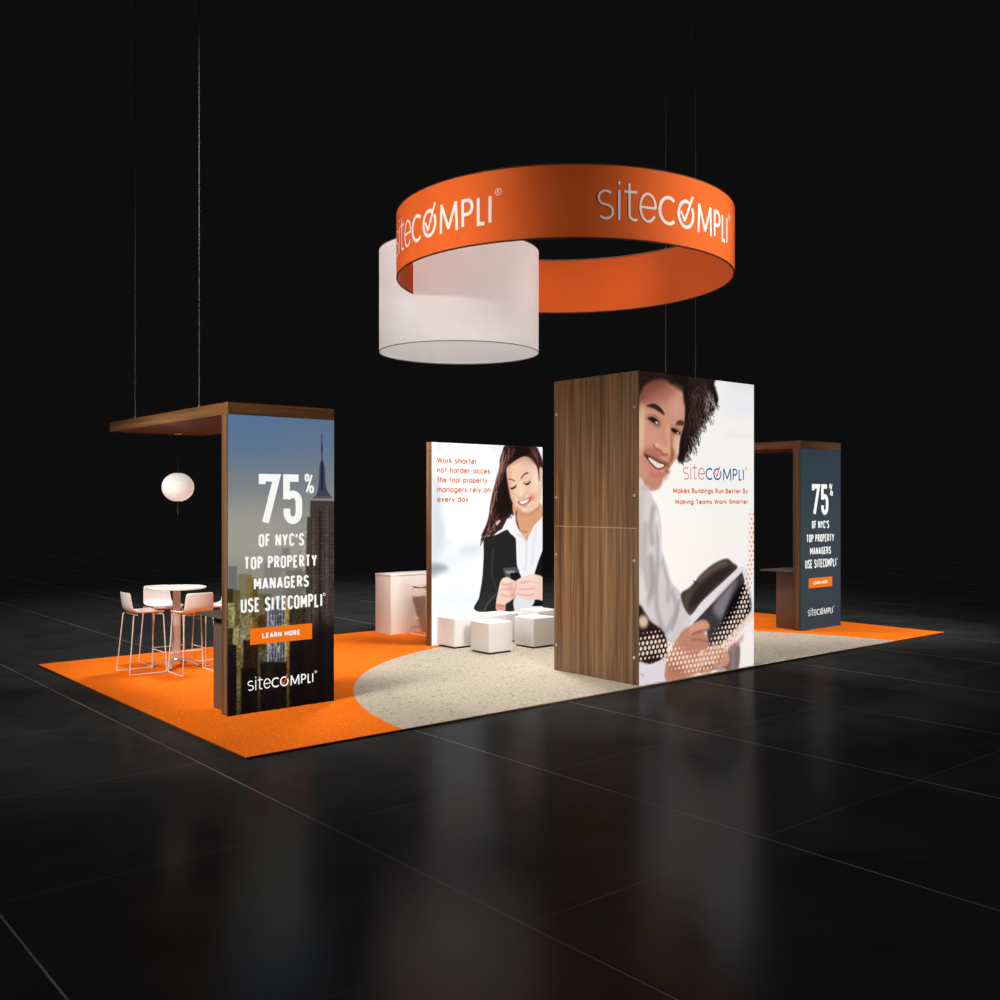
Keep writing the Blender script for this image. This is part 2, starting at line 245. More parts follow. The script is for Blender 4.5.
# ------------------------------------------------------------------ print painter (turns drawn shapes into a printed graphic)
MAN = [["g",[[250,247,244],[252,249,245],[253,247,242],[252,243,238]]],["p",[228,230,235],14,0.8,1,[226.6,362.0,222.7,357.5,212.0,353.7,197.6,351.6,183.3,351.7,173.0,
354.0,169.3,357.7,173.0,362.1,183.3,365.8,197.6,368.0,212.0,368.0,222.7,365.8]],["p",[238,240,246],16,0.8,1,[226.6,339.0,221.5,330.9,207.7,324.5,189.2,321.4,170.9,
322.4,157.8,327.2,153.1,334.5,157.8,342.3,170.9,348.7,189.2,352.0,207.7,351.3,221.5,346.5]],["l",[240,236,234],5,0.7,6,[166.0,296.9,223.2,298.3]],["p",[30,19,17],
3,1,1,[0.2,365.6,67.2,366.3,136.7,365.9,139.5,358.3,145.6,348.3,147.3,337.9,139.5,325.2,128.4,319.3,122.9,312.1,112.1,299.5,106.1,286.4,96.0,276.7,85.4,269.5,81.5,
261.0,71.1,260.7,67.2,275.7,72.4,296.1,34.4,324.1,0.2,322.0]],["p",[52,36,34],5,0.8,1,[93.3,363.3,128.4,364.4,136.7,351.1,139.5,337.4,125.7,324.4,112.1,311.6,98.6,
290.4,85.4,274.6,82.8,293.1,90.7,319.0,90.7,344.4]],["h",[24,14,14],200,8,1.6,-1.3,0.75,[90.7,359.7,136.7,363.3,147.8,339.7,128.4,312.4,106.7,283.9,82.8,262.7,72.4,
265.8,85.4,310.2]],["h",[215,205,204],70,9,1.1,-1.0,0.55,[122.9,353.6,142.2,344.5,139.5,323.4,112.1,297.8,93.3,273.2,85.4,276.3,106.7,306.1,117.5,323.9]],["h",[80,
58,56],110,11,1.2,-1.2,0.6,[93.3,358.2,131.1,361.1,139.5,339.1,112.1,311.6,90.7,283.3,85.4,310.2]],["h",[50,36,36],60,5,1.1,-1.3,0.6,[136.7,325.0,142.2,313.1,128.4,
308.9,120.2,294.7,106.7,283.9,104.0,270.1,85.4,259.4,72.4,259.1,98.6,283.6,117.5,308.4]],["p",[205,146,122],1.6,1,1,[1.7,330.2,6.2,343.4,17.1,351.6,34.4,357.8,49.9,
358.2,59.5,353.1,75.0,348.7,80.7,342.1,82.8,328.7,83.1,318.5,81.8,304.9,78.6,298.0,75.0,289.4,72.9,277.6,71.1,267.4,63.4,260.5,55.7,252.3,51.4,246.1,44.3,241.8,40.8,
233.5,35.6,228.2,26.9,225.6,15.9,226.2,7.4,228.6,1.7,233.1,0.2,289.7]],["p",[118,62,48],9,0.9,1,[0.2,360.8,24.5,362.8,51.9,359.2,59.5,352.3,44.3,346.2,22.0,334.8,
7.4,325.7,0.2,323.6]],["p",[150,88,72],10,0.6,1,[9.9,342.1,46.9,351.3,67.2,344.5,51.9,333.4,19.6,324.8]],["p",[214,158,136],9,0.8,1,[80.2,325.1,78.6,317.4,74.3,311.7,
68.5,309.3,62.7,311.0,58.5,316.3,57.0,323.7,58.5,331.4,62.7,337.1,68.5,339.5,74.3,337.9,78.6,332.6]],["p",[222,188,150],6,0.8,1,[11.6,301.5,10.8,289.3,8.9,280.3,
6.2,276.9,3.6,280.1,1.7,288.9,1.0,301.0,1.7,313.2,3.6,322.2,6.2,325.6,8.9,322.5,10.8,313.7]],["p",[228,190,160],5,0.7,1,[8.4,286.8,8.0,277.0,6.7,269.8,5.0,267.2,
3.4,269.7,2.1,276.8,1.7,286.5,2.1,296.2,3.4,303.4,5.0,306.1,6.7,303.5,8.0,296.5]],["p",[30,20,17],4,0.9,1,[0.2,364.0,34.4,363.6,57.0,360.4,59.5,354.0,44.3,357.0,
26.9,354.8,12.3,348.8,5.0,340.1,0.2,338.2]],["l",[40,24,18],3,0.9,5,[59.5,355.6,72.4,350.7,81.5,346.3,83.6,333.8]],["l",[110,85,60],3,0.6,5,[64.7,351.0,77.6,348.3]],
["p",[215,150,130],8,0.8,1,[39.3,288.0,37.3,283.0,31.9,279.2,24.5,277.6,17.1,278.6,11.8,282.0,9.9,286.8,11.8,291.8,17.1,295.6,24.5,297.2,31.9,296.3,37.3,292.9]],
["p",[190,120,100],8,0.6,1,[36.8,266.5,34.8,263.1,29.4,260.6,22.0,259.5,14.7,260.2,9.4,262.4,7.4,265.6,9.4,268.9,14.7,271.5,22.0,272.6,29.4,271.9,34.8,269.7]],["p",
[196,128,106],8,0.8,1,[39.3,235.1,37.0,231.8,30.6,229.3,22.0,228.4,13.5,229.2,7.3,231.5,5.0,234.7,7.3,238.0,13.5,240.5,22.0,241.5,30.6,240.7,37.0,238.4]],["p",[176,
108,86],6,0.6,1,[52.7,248.6,51.7,243.6,49.1,239.9,45.6,238.5,42.1,239.8,39.5,243.4,38.6,248.3,39.5,253.3,42.1,257.0,45.6,258.4,49.1,257.2,51.7,253.6]],["p",[48,30,
20],1.4,0.95,1,[14.2,324.1,22.0,327.1,30.6,327.1,39.3,323.5,45.6,317.3,45.1,315.1,38.1,317.7,28.2,321.2,18.4,323.1]],["p",[70,42,34],1.8,0.9,1,[66.2,305.0,69.3,309.0,
75.0,310.7,81.2,309.6,80.7,304.5,73.7,304.2,68.5,304.6]],["p",[150,95,82],3,0.7,1,[12.3,310.5,22.0,315.1,33.1,313.3,39.8,306.2,38.1,300.3,29.4,300.7,19.6,305.2]],
["p",[28,18,18],1.2,0.97,1,[16.7,309.9,23.3,311.6,30.6,310.3,35.6,306.3,34.4,303.5,27.4,304.8,21.5,307.2]],["p",[232,215,210],0.7,0.95,1,[29.9,307.0,33.4,306.2,34.4,
304.3,30.9,304.4]],["p",[150,100,84],3,0.7,1,[55.7,300.3,65.9,302.5,76.3,298.8,75.5,292.0,64.7,291.5,58.3,295.4]],["p",[30,20,16],1.2,0.97,1,[57.5,299.6,63.4,300.4,
69.8,298.0,74.5,295.3,72.4,293.0,64.1,294.4,59.5,296.5]],["p",[225,205,195],0.7,0.95,1,[68.8,295.9,71.9,295.4,71.4,293.7,69.3,294.3]],["l",[232,176,152],3,0.8,5,
[52.5,301.1,53.5,289.8,54.6,279.1,55.2,272.0]],["l",[170,112,82],3,0.8,5,[58.4,291.4,59.5,279.3,59.5,272.8,58.4,264.2]],["p",[176,104,90],4,0.7,1,[10.6,272.7,23.1,
275.9,37.9,270.7,41.1,266.6,33.6,265.0,21.0,267.4]],["p",[224,160,138],3,0.9,1,[28.3,279.6,35.8,282.0,45.4,278.8,53.0,274.0,55.2,269.1,46.5,268.9,40.1,271.5,32.6,
275.5]],["l",[128,62,50],1.6,0.85,2.0,[27.3,278.1,33.6,274.5,40.1,271.5,43.3,268.4,50.8,268.3]],["p",[240,190,168],2,0.8,1,[34.7,278.8,34.4,277.7,33.4,276.9,32.1,
276.5,30.7,276.8,29.8,277.5,29.4,278.6,29.8,279.6,30.7,280.4,32.1,280.8,33.4,280.5,34.4,279.8]],["p",[226,186,160],4,0.8,1,[63.9,290.2,70.5,291.9,70.5,274.6,66.1,
265.9,61.7,262.9,60.6,272.9]],["p",[140,86,52],3,0.75,1,[58.4,277.1,63.9,272.3,62.8,264.3,55.2,257.0,50.8,252.6,48.7,254.0,56.3,262.7]],["l",[235,215,205],1.5,0.8,
2,[72.2,291.3,70.5,281.8,69.4,271.7]],["l",[120,56,50],2,0.8,4,[11.6,267.8,22.0,264.6,31.5,262.1,42.2,258.8,50.8,256.9]],["p",[70,32,30],1.2,0.95,1,[10.6,267.8,15.7,
266.6,27.3,262.0,42.2,257.7,46.5,256.8,45.4,253.2,40.1,251.0,31.5,251.1,24.1,254.9,15.7,261.7]],["p",[240,228,214],0.9,1,1,[17.3,264.1,22.0,263.2,30.5,259.9,37.9,
257.6,44.6,256.4,43.8,253.9,37.9,252.3,32.1,252.6,25.2,256.6,19.4,260.7]],["l",[190,170,158],0.6,0.6,0.8,[25.7,261.6,26.8,255.6]],["l",[190,170,158],0.6,0.6,0.8,
[31.5,259.3,32.1,252.9]],["l",[190,170,158],0.6,0.6,0.8,[37.9,257.3,37.7,252.3]],["p",[218,124,124],2,0.95,1,[13.1,260.2,19.9,256.2,25.2,252.1,32.6,249.8,42.2,250.3,
46.0,252.5,45.4,248.2,37.9,246.0,27.3,247.2,17.8,251.9]],["p",[236,150,160],2,0.6,1,[45.4,249.3,44.8,248.4,43.3,247.7,41.1,247.4,39.0,247.6,37.4,248.3,36.8,249.1,
37.4,250.0,39.0,250.7,41.1,251.0,43.3,250.8,44.8,250.2]],["l",[160,92,76],4,0.6,4,[22.0,245.0,30.5,243.0,37.9,245.3]],["l",[80,60,55],1.2,0.7,1.2,[48.7,249.7,53.0,
246.9,55.2,248.4]],["p",[214,206,206],2,1,1,[0.2,229.6,12.3,231.3,19.6,226.5,25.7,216.7,33.1,208.5,37.3,198.6,39.8,183.7,40.8,158.9,46.9,138.8,57.0,118.3,72.4,105.7,
85.4,89.7,96.0,74.5,71.1,52.0,64.7,40.9,44.3,52.7,24.5,67.6,0.2,87.4]],["p",[190,170,160],4,0.6,1,[19.6,228.1,18.3,226.5,14.7,225.3,9.9,224.8,5.0,225.2,1.5,226.4,
0.2,228.0,1.5,229.6,5.0,230.8,9.9,231.3,14.7,230.9,18.3,229.8]],["l",[150,140,142],4,0.75,5,[25.7,205.2,22.0,184.0,24.5,164.3]],["l",[168,158,160],6,0.75,8,[12.3,
184.1,9.9,146.8,14.7,114.0]],["l",[158,148,152],4,0.75,6,[34.4,183.8,35.6,152.4,31.9,122.9,31.9,90.0,41.8,62.9]],["l",[140,128,132],5,0.75,7,[22.0,146.3,24.5,113.5,
14.7,94.5]],["l",[170,160,164],4,0.75,5,[41.8,145.6,51.9,118.6,51.9,95.3]],["l",[164,154,158],4,0.75,6,[59.5,104.8,67.2,82.6,49.4,58.9]],["l",[150,140,146],3,0.75,
4,[72.4,92.3,67.2,74.2,59.5,61.4]],["l",[190,180,180],5,0.75,6,[6.2,218.3,3.8,189.1,5.0,140.5]],["l",[240,234,234],3,0.75,4,[31.9,197.0,38.1,172.1,39.3,145.7]],["l",
[228,222,220],5,0.75,9,[5.0,124.3,12.3,91.4]],["p",[38,24,22],2.5,1,1,[0.2,90.4,12.3,83.0,22.0,72.5,41.8,61.0,49.9,47.0,49.9,27.1,34.4,22.9,17.1,22.6,0.2,27.3]],
["p",[232,205,170],4,0.9,1,[17.1,72.9,16.0,69.3,12.9,66.8,8.7,66.2,4.4,67.5,1.4,70.5,0.2,74.2,1.4,77.7,4.4,80.2,8.7,80.8,12.9,79.5,16.0,76.6]],["p",[226,218,226],
1.5,1,1,[0.2,26.5,19.6,22.8,38.1,25.8,48.1,27.2,51.4,-1.4,0.2,-1.0]],["l",[130,110,130],1,0.6,1.5,[4.6,13.1,9.9,10.9]],["p",[128,112,112],3,1,1,[164.8,25.9,190.8,
30.5,188.5,-1.5,164.8,-2.4]],["l",[170,150,146],3,0.6,3,[179.2,24.5,177.7,-0.3]],["p",[74,62,58],2,1,1,[75.8,101.1,90.7,107.8,101.3,114.0,112.1,122.1,128.4,130.8,
145.0,137.1,164.8,140.7,177.7,134.8,187.3,128.2,167.7,116.7,139.5,102.4,112.1,87.7,96.0,74.3,82.8,83.7]],["p",[40,28,26],5,0.75,1,[106.7,106.9,139.5,124.2,167.7,
130.0,176.3,126.0,139.5,106.8,104.0,84.8,90.7,85.7]],["l",[120,106,100],4,0.6,5,[112.1,118.6,133.9,127.9,161.9,135.5]],["l",[96,84,78],4,0.6,3,[93.3,104.3,85.4,89.5]],
["l",[30,22,20],1,0.8,1.6,[100.0,115.8,105.3,112.1]],["p",[232,226,230],1.2,1,0,[69.3,52.8,75.0,58.2,93.3,73.6,139.5,101.2,187.9,127.6,198.2,130.4,207.1,122.8,222.1,
67.6,179.2,38.7,164.8,25.9,150.6,32.5,98.6,63.0,77.6,50.4]],["p",[60,56,60],1.5,1,0,[196.7,122.4,200.2,115.9,215.2,71.7,154.9,33.5,139.5,28.3,127.0,34.7,125.7,53.9,
112.1,65.4,98.6,63.9,139.5,88.5]],["p",[140,134,138],7,0.85,1,[185.0,111.4,173.4,92.4,159.1,68.7,145.0,69.7,139.5,84.1,167.7,105.2]],["p",[12,10,12],5,0.95,1,[199.7,
107.0,214.6,71.8,167.7,41.5,139.5,35.3,150.6,51.8,167.7,80.4]],["l",[205,200,205],2,0.9,4,[71.1,53.5,93.3,68.5]],["p",[244,222,210],3,0.9,1,[215.2,69.0,223.6,63.8,
202.6,51.0,179.2,35.2,164.8,24.1,153.5,31.4,179.2,47.6]],["p",[196,134,110],2,1,1,[69.3,48.6,80.2,57.7,96.0,62.4,113.4,67.0,124.3,65.8,131.1,59.5,128.4,53.7,117.5,
52.9,125.7,47.0,128.9,38.0,125.1,29.7,112.1,27.6,112.1,10.4,100.0,0.6,49.9,-0.4,49.9,23.7,57.0,36.3]],["p",[222,160,136],3,0.8,1,[93.3,60.0,114.8,65.5,127.0,60.7,
122.9,55.9,106.7,55.5,93.3,51.5]],["l",[140,84,66],2,0.8,2,[98.6,51.1,114.8,53.1,125.1,53.1]],["l",[150,92,72],2,0.7,2,[96.0,44.5,112.1,43.0,127.0,39.1]],["p",[170,
108,86],8,0.7,1,[82.8,13.5,80.7,7.8,75.0,4.2,67.2,3.5,59.5,5.9,53.9,10.8,51.9,16.9,53.9,22.5,59.5,26.2,67.2,27.0,75.0,24.6,80.7,19.7]],["p",[206,150,124],2,1,1,[109.4,
22.7,122.9,29.9,131.1,33.0,142.2,35.0,157.7,29.2,167.7,22.1,169.9,11.2,161.9,3.2,145.0,5.9,128.4,-0.1,106.7,4.1,104.0,9.5]],["l",[140,82,62],1.6,0.75,1.6,[128.4,
29.4,132.5,16.8]],["l",[140,82,62],1.6,0.75,1.6,[140.8,31.7,142.2,14.1]],["l",[140,82,62],1.6,0.75,1.6,[153.5,27.0,150.6,9.7]],["l",[120,66,52],3,0.8,3,[112.1,5.2,
128.4,8.6,150.6,2.7,167.7,4.4]],["p",[190,130,130],3,0.6,1,[167.7,25.6,190.8,37.7,199.7,42.3,196.7,33.5,176.3,23.0]],["d",[2.6,41.6,29.4,45.6,59.5,29.4,90.7,16.1,
128.4,15.5,150.6,34.3,173.4,49.9,196.7,69.4,208.6,101.1,216.1,136.9,217.6,173.1,217.0,196.7],[22.4,22.4,20.6,18.1,18.9,25.8,24.1,20.6,13.8,11.2,9.5,6.9],7.2]]
WOMAN = [["g",[[254,254,254],[252,253,254],[250,252,254],[248,250,254]]],["p",[205,210,214],8,0.8,1,[21.2,293.2,20.3,287.2,17.9,282.8,14.6,281.1,11.3,282.6,8.9,286.9,
8.0,292.7,8.9,298.6,11.3,303.1,14.6,304.8,17.9,303.3,20.3,299.1]],["p",[214,222,230],14,0.8,1,[20.1,199.8,19.1,173.1,16.4,153.7,12.8,146.7,9.1,153.9,6.4,173.4,5.5,
199.9,6.4,226.4,9.1,245.8,12.8,253.0,16.4,245.9,19.1,226.4]],["p",[165,172,180],9,0.8,1,[0.0,120.6,23.8,118.1,31.2,110.4,16.4,106.6,0.0,101.5]],["p",[228,232,238],
10,0.8,1,[140.4,295.7,138.3,292.2,132.3,289.5,124.2,288.3,116.2,289.0,110.3,291.3,108.2,294.6,110.3,298.1,116.2,300.8,124.2,302.0,132.3,301.4,138.3,299.1]],["p",
[232,238,246],16,0.8,1,[65.2,127.0,60.6,118.1,48.1,112.0,31.2,110.4,14.6,113.5,2.6,120.5,-1.8,129.5,2.6,138.1,14.6,144.2,31.2,146.1,48.1,143.2,60.6,136.2]],["p",
[238,242,248],16,0.8,1,[88.5,62.0,82.7,53.2,67.2,47.7,46.2,46.7,25.7,50.6,10.8,58.2,5.5,67.4,10.8,75.9,25.7,81.5,46.2,82.7,67.2,79.1,82.7,71.5]],["p",[225,228,232],
14,0.6,1,[100.3,137.9,97.1,130.4,88.5,125.1,76.8,123.5,65.2,126.0,56.8,131.8,53.8,139.4,56.8,146.8,65.2,152.1,76.8,153.9,88.5,151.5,97.1,145.7]],["p",[206,214,222],
12,0.8,1,[0.0,244.0,14.6,241.2,20.1,220.5,16.4,193.9,25.7,170.0,16.4,140.6,0.0,138.2]],["p",[222,228,234],10,0.7,1,[38.7,151.9,36.2,148.9,29.4,147.0,20.1,146.4,10.9,
147.5,4.3,149.9,1.8,152.9,4.3,155.7,10.9,157.7,20.1,158.3,29.4,157.3,36.2,154.9]],["p",[140,148,156],7,0.7,1,[0.0,120.0,16.4,119.3,27.5,113.5,16.4,109.6,0.0,107.4]],
["p",[214,218,222],9,0.7,1,[90.4,138.2,87.8,135.6,80.7,133.8,71.0,133.4,61.4,134.5,54.4,136.7,51.9,139.5,54.4,142.1,61.4,143.9,71.0,144.3,80.7,143.3,87.8,141.1]],
["p",[58,32,32],1.6,1,1,[144.5,300.8,185.8,302.3,206.1,300.1,213.8,291.0,219.7,279.5,220.7,265.0,216.8,259.2,212.9,240.3,201.2,211.4,166.9,202.9,174.4,168.7,150.1,
166.3,129.9,166.8,115.4,158.7,104.6,161.7,93.6,159.2,102.8,175.6,108.2,189.3,110.9,204.6,116.3,226.8,123.5,245.0,129.9,263.2,130.8,277.2,135.4,288.5]],["p",[22,14,
14],4,0.9,1,[159.4,299.2,185.8,300.1,191.6,288.8,166.9,279.6,150.1,270.7,144.5,256.5,150.1,225.6,157.5,204.4,144.5,190.4,126.2,190.6,122.6,211.5,131.7,236.7,139.0,
260.6,144.5,281.8]],["h",[140,92,88],26,22,1.3,-1.75,0.75,[137.2,291.4,151.9,298.9,144.5,277.6,133.5,256.3,126.2,236.6,117.2,211.5,111.8,197.6,119.0,232.4,129.9,
267.4]],["h",[196,150,120],14,16,1.0,-1.8,0.7,[135.4,287.1,142.7,294.4,133.5,267.5,128.0,236.6,115.4,197.6,111.8,204.6,124.4,239.4]],["h",[120,78,82],14,14,1.1,-0.9,
0.7,[189.7,298.8,203.1,297.8,216.8,279.5,218.7,265.0,209.0,272.0]],["h",[28,12,14],30,26,1.5,-1.7,0.8,[140.9,287.3,131.7,253.4,119.0,211.5,108.2,176.9,95.7,160.5,
126.2,183.6,144.5,225.5,144.5,267.7]],["h",[150,90,80],12,12,1.0,-1.6,0.6,[113.6,197.6,131.7,197.5,129.9,176.5,104.6,165.9]],["p",[236,196,176],1,0.9,1,[122.6,179.5,
129.9,183.5,131.7,180.7,124.4,175.2]],["h",[52,24,24],16,14,1.5,-2.2,0.9,[94.0,159.2,108.2,175.5,119.0,175.3,115.4,161.5,99.3,150.8]],["h",[206,160,136],8,9,1.1,
-2.0,0.7,[104.6,175.6,126.2,183.6,129.9,175.2,111.8,163.0]],["p",[222,164,126],1.5,1,1,[159.4,211.5,212.9,211.4,220.7,194.0,219.7,182.4,205.1,173.9,199.3,166.8,191.6,
158.4,186.8,148.5,180.1,152.9,170.7,164.5,164.1,177.4]],["l",[130,80,66],1,0.8,1.4,[166.9,180.2,171.6,167.4,182.0,162.9,189.7,164.1]],["l",[70,36,40],2,0.9,2.4,[165.4,
195.8,164.1,185.9,168.8,170.2]],["p",[240,196,186],1.2,1,1,[213.8,263.5,219.7,265.0,221.1,240.4,216.8,234.5]],["p",[244,204,176],1.3,1,1,[144.5,262.1,150.1,268.5,
165.0,277.4,180.1,283.1,191.6,281.4,201.2,274.7,209.0,266.3,211.3,254.7,213.8,241.8,218.7,231.7,217.9,217.2,212.9,205.6,201.2,197.0,189.7,193.5,180.1,195.0,171.6,
200.1,163.1,205.1,156.6,211.4,151.9,222.7,149.2,234.0,146.0,248.1]],["p",[222,180,172],6,0.5,1,[199.3,273.2,197.5,270.0,192.5,267.5,185.8,266.5,179.2,267.2,174.3,
269.4,172.5,272.6,174.3,275.9,179.2,278.3,185.8,279.4,192.5,278.7,197.5,276.4]],["p",[222,158,122],4,0.6,1,[144.5,263.5,151.9,267.9,153.8,245.3,157.5,225.6,163.1,
207.2,154.7,214.3,148.2,236.8]],["p",[196,130,98],3,0.55,1,[148.2,267.8,166.9,277.4,182.0,282.8,197.3,279.7,209.0,269.1,201.2,271.9,182.0,277.8,163.1,271.0]],["p",
[214,150,112],3,0.5,1,[166.9,204.3,182.0,196.4,201.2,198.4,214.8,207.0,212.9,199.8,199.3,193.4,182.0,193.6,170.7,198.6]],["p",[250,226,206],6,0.8,1,[212.1,246.1,
211.1,238.1,208.6,232.3,205.1,230.1,201.6,232.2,199.1,238.0,198.1,245.9,199.1,253.8,201.6,259.7,205.1,261.8,208.6,259.8,211.1,254.0]],["h",[170,112,98],16,18,1.0,
-2.0,0.55,[135.4,284.3,157.5,297.7,166.9,296.6,151.9,277.8,133.5,260.5]],["p",[236,180,148],4,0.0,1,[159.4,116.6,158.6,113.1,156.6,110.6,153.8,109.8,151.0,110.9,
149.0,113.5,148.2,117.1,149.0,120.6,151.0,123.1,153.8,123.9,156.6,122.9,158.6,120.2]],["p",[250,222,200],5,0.8,1,[179.4,234.2,178.7,228.5,176.9,224.4,174.4,222.8,
172.0,224.3,170.2,228.5,169.5,234.2,170.2,239.9,172.0,244.0,174.4,245.6,176.9,244.1,178.7,239.9]],["p",[236,160,136],5,0.7,1,[207.0,220.0,206.0,217.2,203.1,215.0,
199.3,214.3,195.4,215.0,192.6,217.1,191.6,220.0,192.6,222.9,195.4,225.0,199.3,225.8,203.1,225.0,206.0,222.9]],["p",[250,222,196],4,0.7,1,[187.8,198.5,187.0,197.0,
184.9,195.8,182.0,195.4,179.2,195.9,177.1,197.0,176.3,198.6,177.1,200.2,179.2,201.3,182.0,201.7,184.9,201.3,187.0,200.1]],["l",[58,30,26],0.9,0.95,2.0,[175.2,249.0,
179.4,253.4,184.1,256.5,188.9,257.4]],["l",[84,48,36],0.9,0.9,1.7,[149.2,246.7,154.3,246.8,161.1,244.1]],["p",[60,30,26],0.9,0.95,1,[178.8,241.9,184.1,240.8,189.4,
242.1,195.8,245.3,191.6,239.3,185.2,238.0]],["l",[180,120,100],1,0.6,1,[179.9,243.9,187.3,243.2,193.7,246.5]],["p",[60,30,26],0.9,0.95,1,[151.2,233.6,156.9,234.2,
165.0,238.4,162.6,233.5,155.9,230.7]],["l",[206,146,120],2,0.55,1.6,[164.2,222.5,168.3,217.8,174.6,217.0,181.0,218.6,182.0,222.5]],["l",[206,140,118],2,0.45,1.4,
[184.1,224.1,188.9,225.7,196.9,219.4]],["p",[150,80,72],1.2,0.95,1,[167.3,211.4,176.7,213.8,188.4,217.0,196.9,219.8,194.8,215.4,188.4,210.6,179.9,207.1,172.5,207.9]],
["p",[255,250,244],0.8,1,1,[171.0,211.4,177.8,212.9,186.3,215.0,191.6,216.4,188.9,212.6,182.0,208.9,175.7,208.4]],["l",[208,110,96],1.2,0.9,2.2,[170.4,207.9,178.8,
205.5,188.4,209.0,194.8,213.8]],["p",[222,120,96],3,0.6,1,[200.1,216.2,199.7,214.6,198.5,213.4,196.9,213.0,195.3,213.4,194.1,214.6,193.7,216.2,194.1,217.8,195.3,
219.0,196.9,219.4,198.5,219.0,199.7,217.8]],["l",[206,150,120],2,0.7,2,[179.9,203.5,186.3,204.3]],["l",[200,140,106],3,0.7,4,[171.5,191.7,186.3,190.8,199.1,193.8,
209.8,200.2]],["p",[34,34,35],1.2,1,1,[99.3,155.0,113.6,158.8,126.2,161.3,146.4,168.5,157.5,159.1,164.1,151.9,166.0,115.0,174.4,91.8,163.1,58.4,161.3,40.1,83.4,45.7,
89.5,65.9,95.7,95.8,98.4,128.8]],["l",[72,74,74],2,0.7,2,[117.2,137.8,114.5,100.4,124.4,74.8]],["l",[64,66,66],2,0.7,2,[99.3,45.9,110.0,59.0,120.8,68.1]],["p",[20,
20,20],2,1,0,[223.6,140.2,216.8,134.6,209.9,113.2,202.2,95.5,223.6,86.4]],["p",[18,17,18],1,1,0,[199.3,54.6,223.6,55.9,223.6,42.9,195.4,44.8]],["p",[244,244,248],
1,1,0,[144.5,174.9,149.2,186.1,154.7,191.7,162.2,190.2,164.1,177.4,170.7,165.9,180.1,155.8,187.4,148.2,192.5,158.3,201.2,172.5,210.9,179.6,223.6,191.0,223.6,138.7,
209.9,113.2,202.2,94.8,174.4,90.4,166.0,112.1,164.1,153.3,153.8,162.1]],["p",[246,247,244],1,1,0,[123.0,161.6,135.4,169.5,146.4,186.1,163.1,174.6,168.8,156.0,153.8,
160.6,146.0,168.4]],["l",[70,50,55],1,0.7,1.4,[150.1,191.7,153.8,186.1,157.5,191.7]],["l",[206,208,220],2.5,0.8,2.4,[166.9,160.3,185.8,147.0,183.9,102.8]],["l",[220,
222,230],3,0.7,4,[207.0,168.1,201.2,139.4,197.3,110.8]],["p",[226,230,234],1.5,1,1,[163.1,62.6,201.2,55.9,197.3,44.7,182.0,38.6,161.3,40.1]],["p",[250,225,200],0.6,
0.8,1,[175.8,164.4,175.6,163.9,175.1,163.6,174.4,163.5,173.8,163.6,173.3,164.0,173.1,164.5,173.3,165.0,173.8,165.3,174.4,165.4,175.1,165.3,175.6,164.9]],["p",[250,
225,200],0.6,0.8,1,[180.5,161.5,180.3,161.0,179.8,160.6,179.2,160.5,178.5,160.6,178.0,161.0,177.8,161.5,178.0,162.0,178.5,162.4,179.2,162.5,179.8,162.3,180.3,162.0]],
["p",[250,225,200],0.6,0.8,1,[185.3,160.2,185.1,159.7,184.6,159.4,183.9,159.3,183.3,159.4,182.8,159.8,182.6,160.3,182.8,160.8,183.3,161.1,183.9,161.3,184.6,161.1,
185.1,160.7]],["p",[250,225,200],0.6,0.8,1,[191.0,162.7,190.8,162.2,190.3,161.8,189.7,161.7,189.0,161.8,188.5,162.2,188.3,162.7,188.5,163.2,189.0,163.6,189.7,163.7,
190.3,163.6,190.8,163.2]],["p",[250,225,200],0.6,0.8,1,[183.4,157.1,183.2,156.6,182.7,156.3,182.0,156.2,181.4,156.3,180.9,156.7,180.7,157.2,180.9,157.7,181.4,158.0,
182.0,158.2,182.7,158.0,183.2,157.6]],["p",[46,46,46],2,0.8,1,[85.1,45.6,89.5,60.4,99.3,73.5,117.2,69.7,122.6,63.8,108.2,56.4,101.1,44.4]],["l",[104,108,100],1.5,
0.7,1.6,[101.1,45.8,106.4,55.1,117.2,64.1,124.4,69.2]],["p",[78,80,82],1,1,0,[136.3,107.1,141.8,108.6,166.0,108.6,169.7,103.4,174.8,91.8,159.4,84.8,142.7,94.1]],
["p",[160,164,168],0.8,0.8,1,[141.8,103.3,159.4,103.2,160.9,99.6,148.2,98.8]],["p",[16,14,16],1,0.9,1,[151.9,98.6,168.8,99.2,173.7,91.9,159.4,85.5]],["p",[246,208,
194],1.3,1,1,[131.7,87.0,137.2,92.3,146.4,93.8,154.7,90.0,163.1,85.3,166.9,70.9,163.1,62.6,151.9,55.6,142.7,51.3,140.9,41.6,124.4,42.7,123.5,58.1,127.1,71.9]],["p",
[246,208,196],1.3,1,1,[161.8,84.7,166.9,88.7,176.3,91.7,191.6,95.0,205.1,95.3,223.6,86.4,223.6,54.5,209.0,54.7,193.5,54.3,178.2,57.4,166.9,63.8,163.1,72.6]],["l",
[214,142,124],1.2,0.75,1.5,[135.4,83.3,150.1,81.8]],["l",[214,142,124],1.2,0.75,1.5,[135.4,75.6,151.9,73.9,163.1,74.0]],["l",[214,142,124],1.2,0.75,1.5,[133.5,67.3,
148.2,63.6,161.3,65.6]],["l",[214,142,124],1.2,0.75,1.5,[174.4,83.3,193.5,85.1,205.1,83.1]],["l",[214,142,124],1.2,0.75,1.5,[170.7,73.5,189.7,72.4,203.1,72.4]],["l",
[214,142,124],1.2,0.75,1.5,[166.9,66.7,185.8,62.6,201.2,63.1]],["l",[214,142,124],1.2,0.75,1.5,[164.1,83.8,161.3,69.8]],["p",[228,170,160],3,0.6,1,[159.4,77.0,158.4,
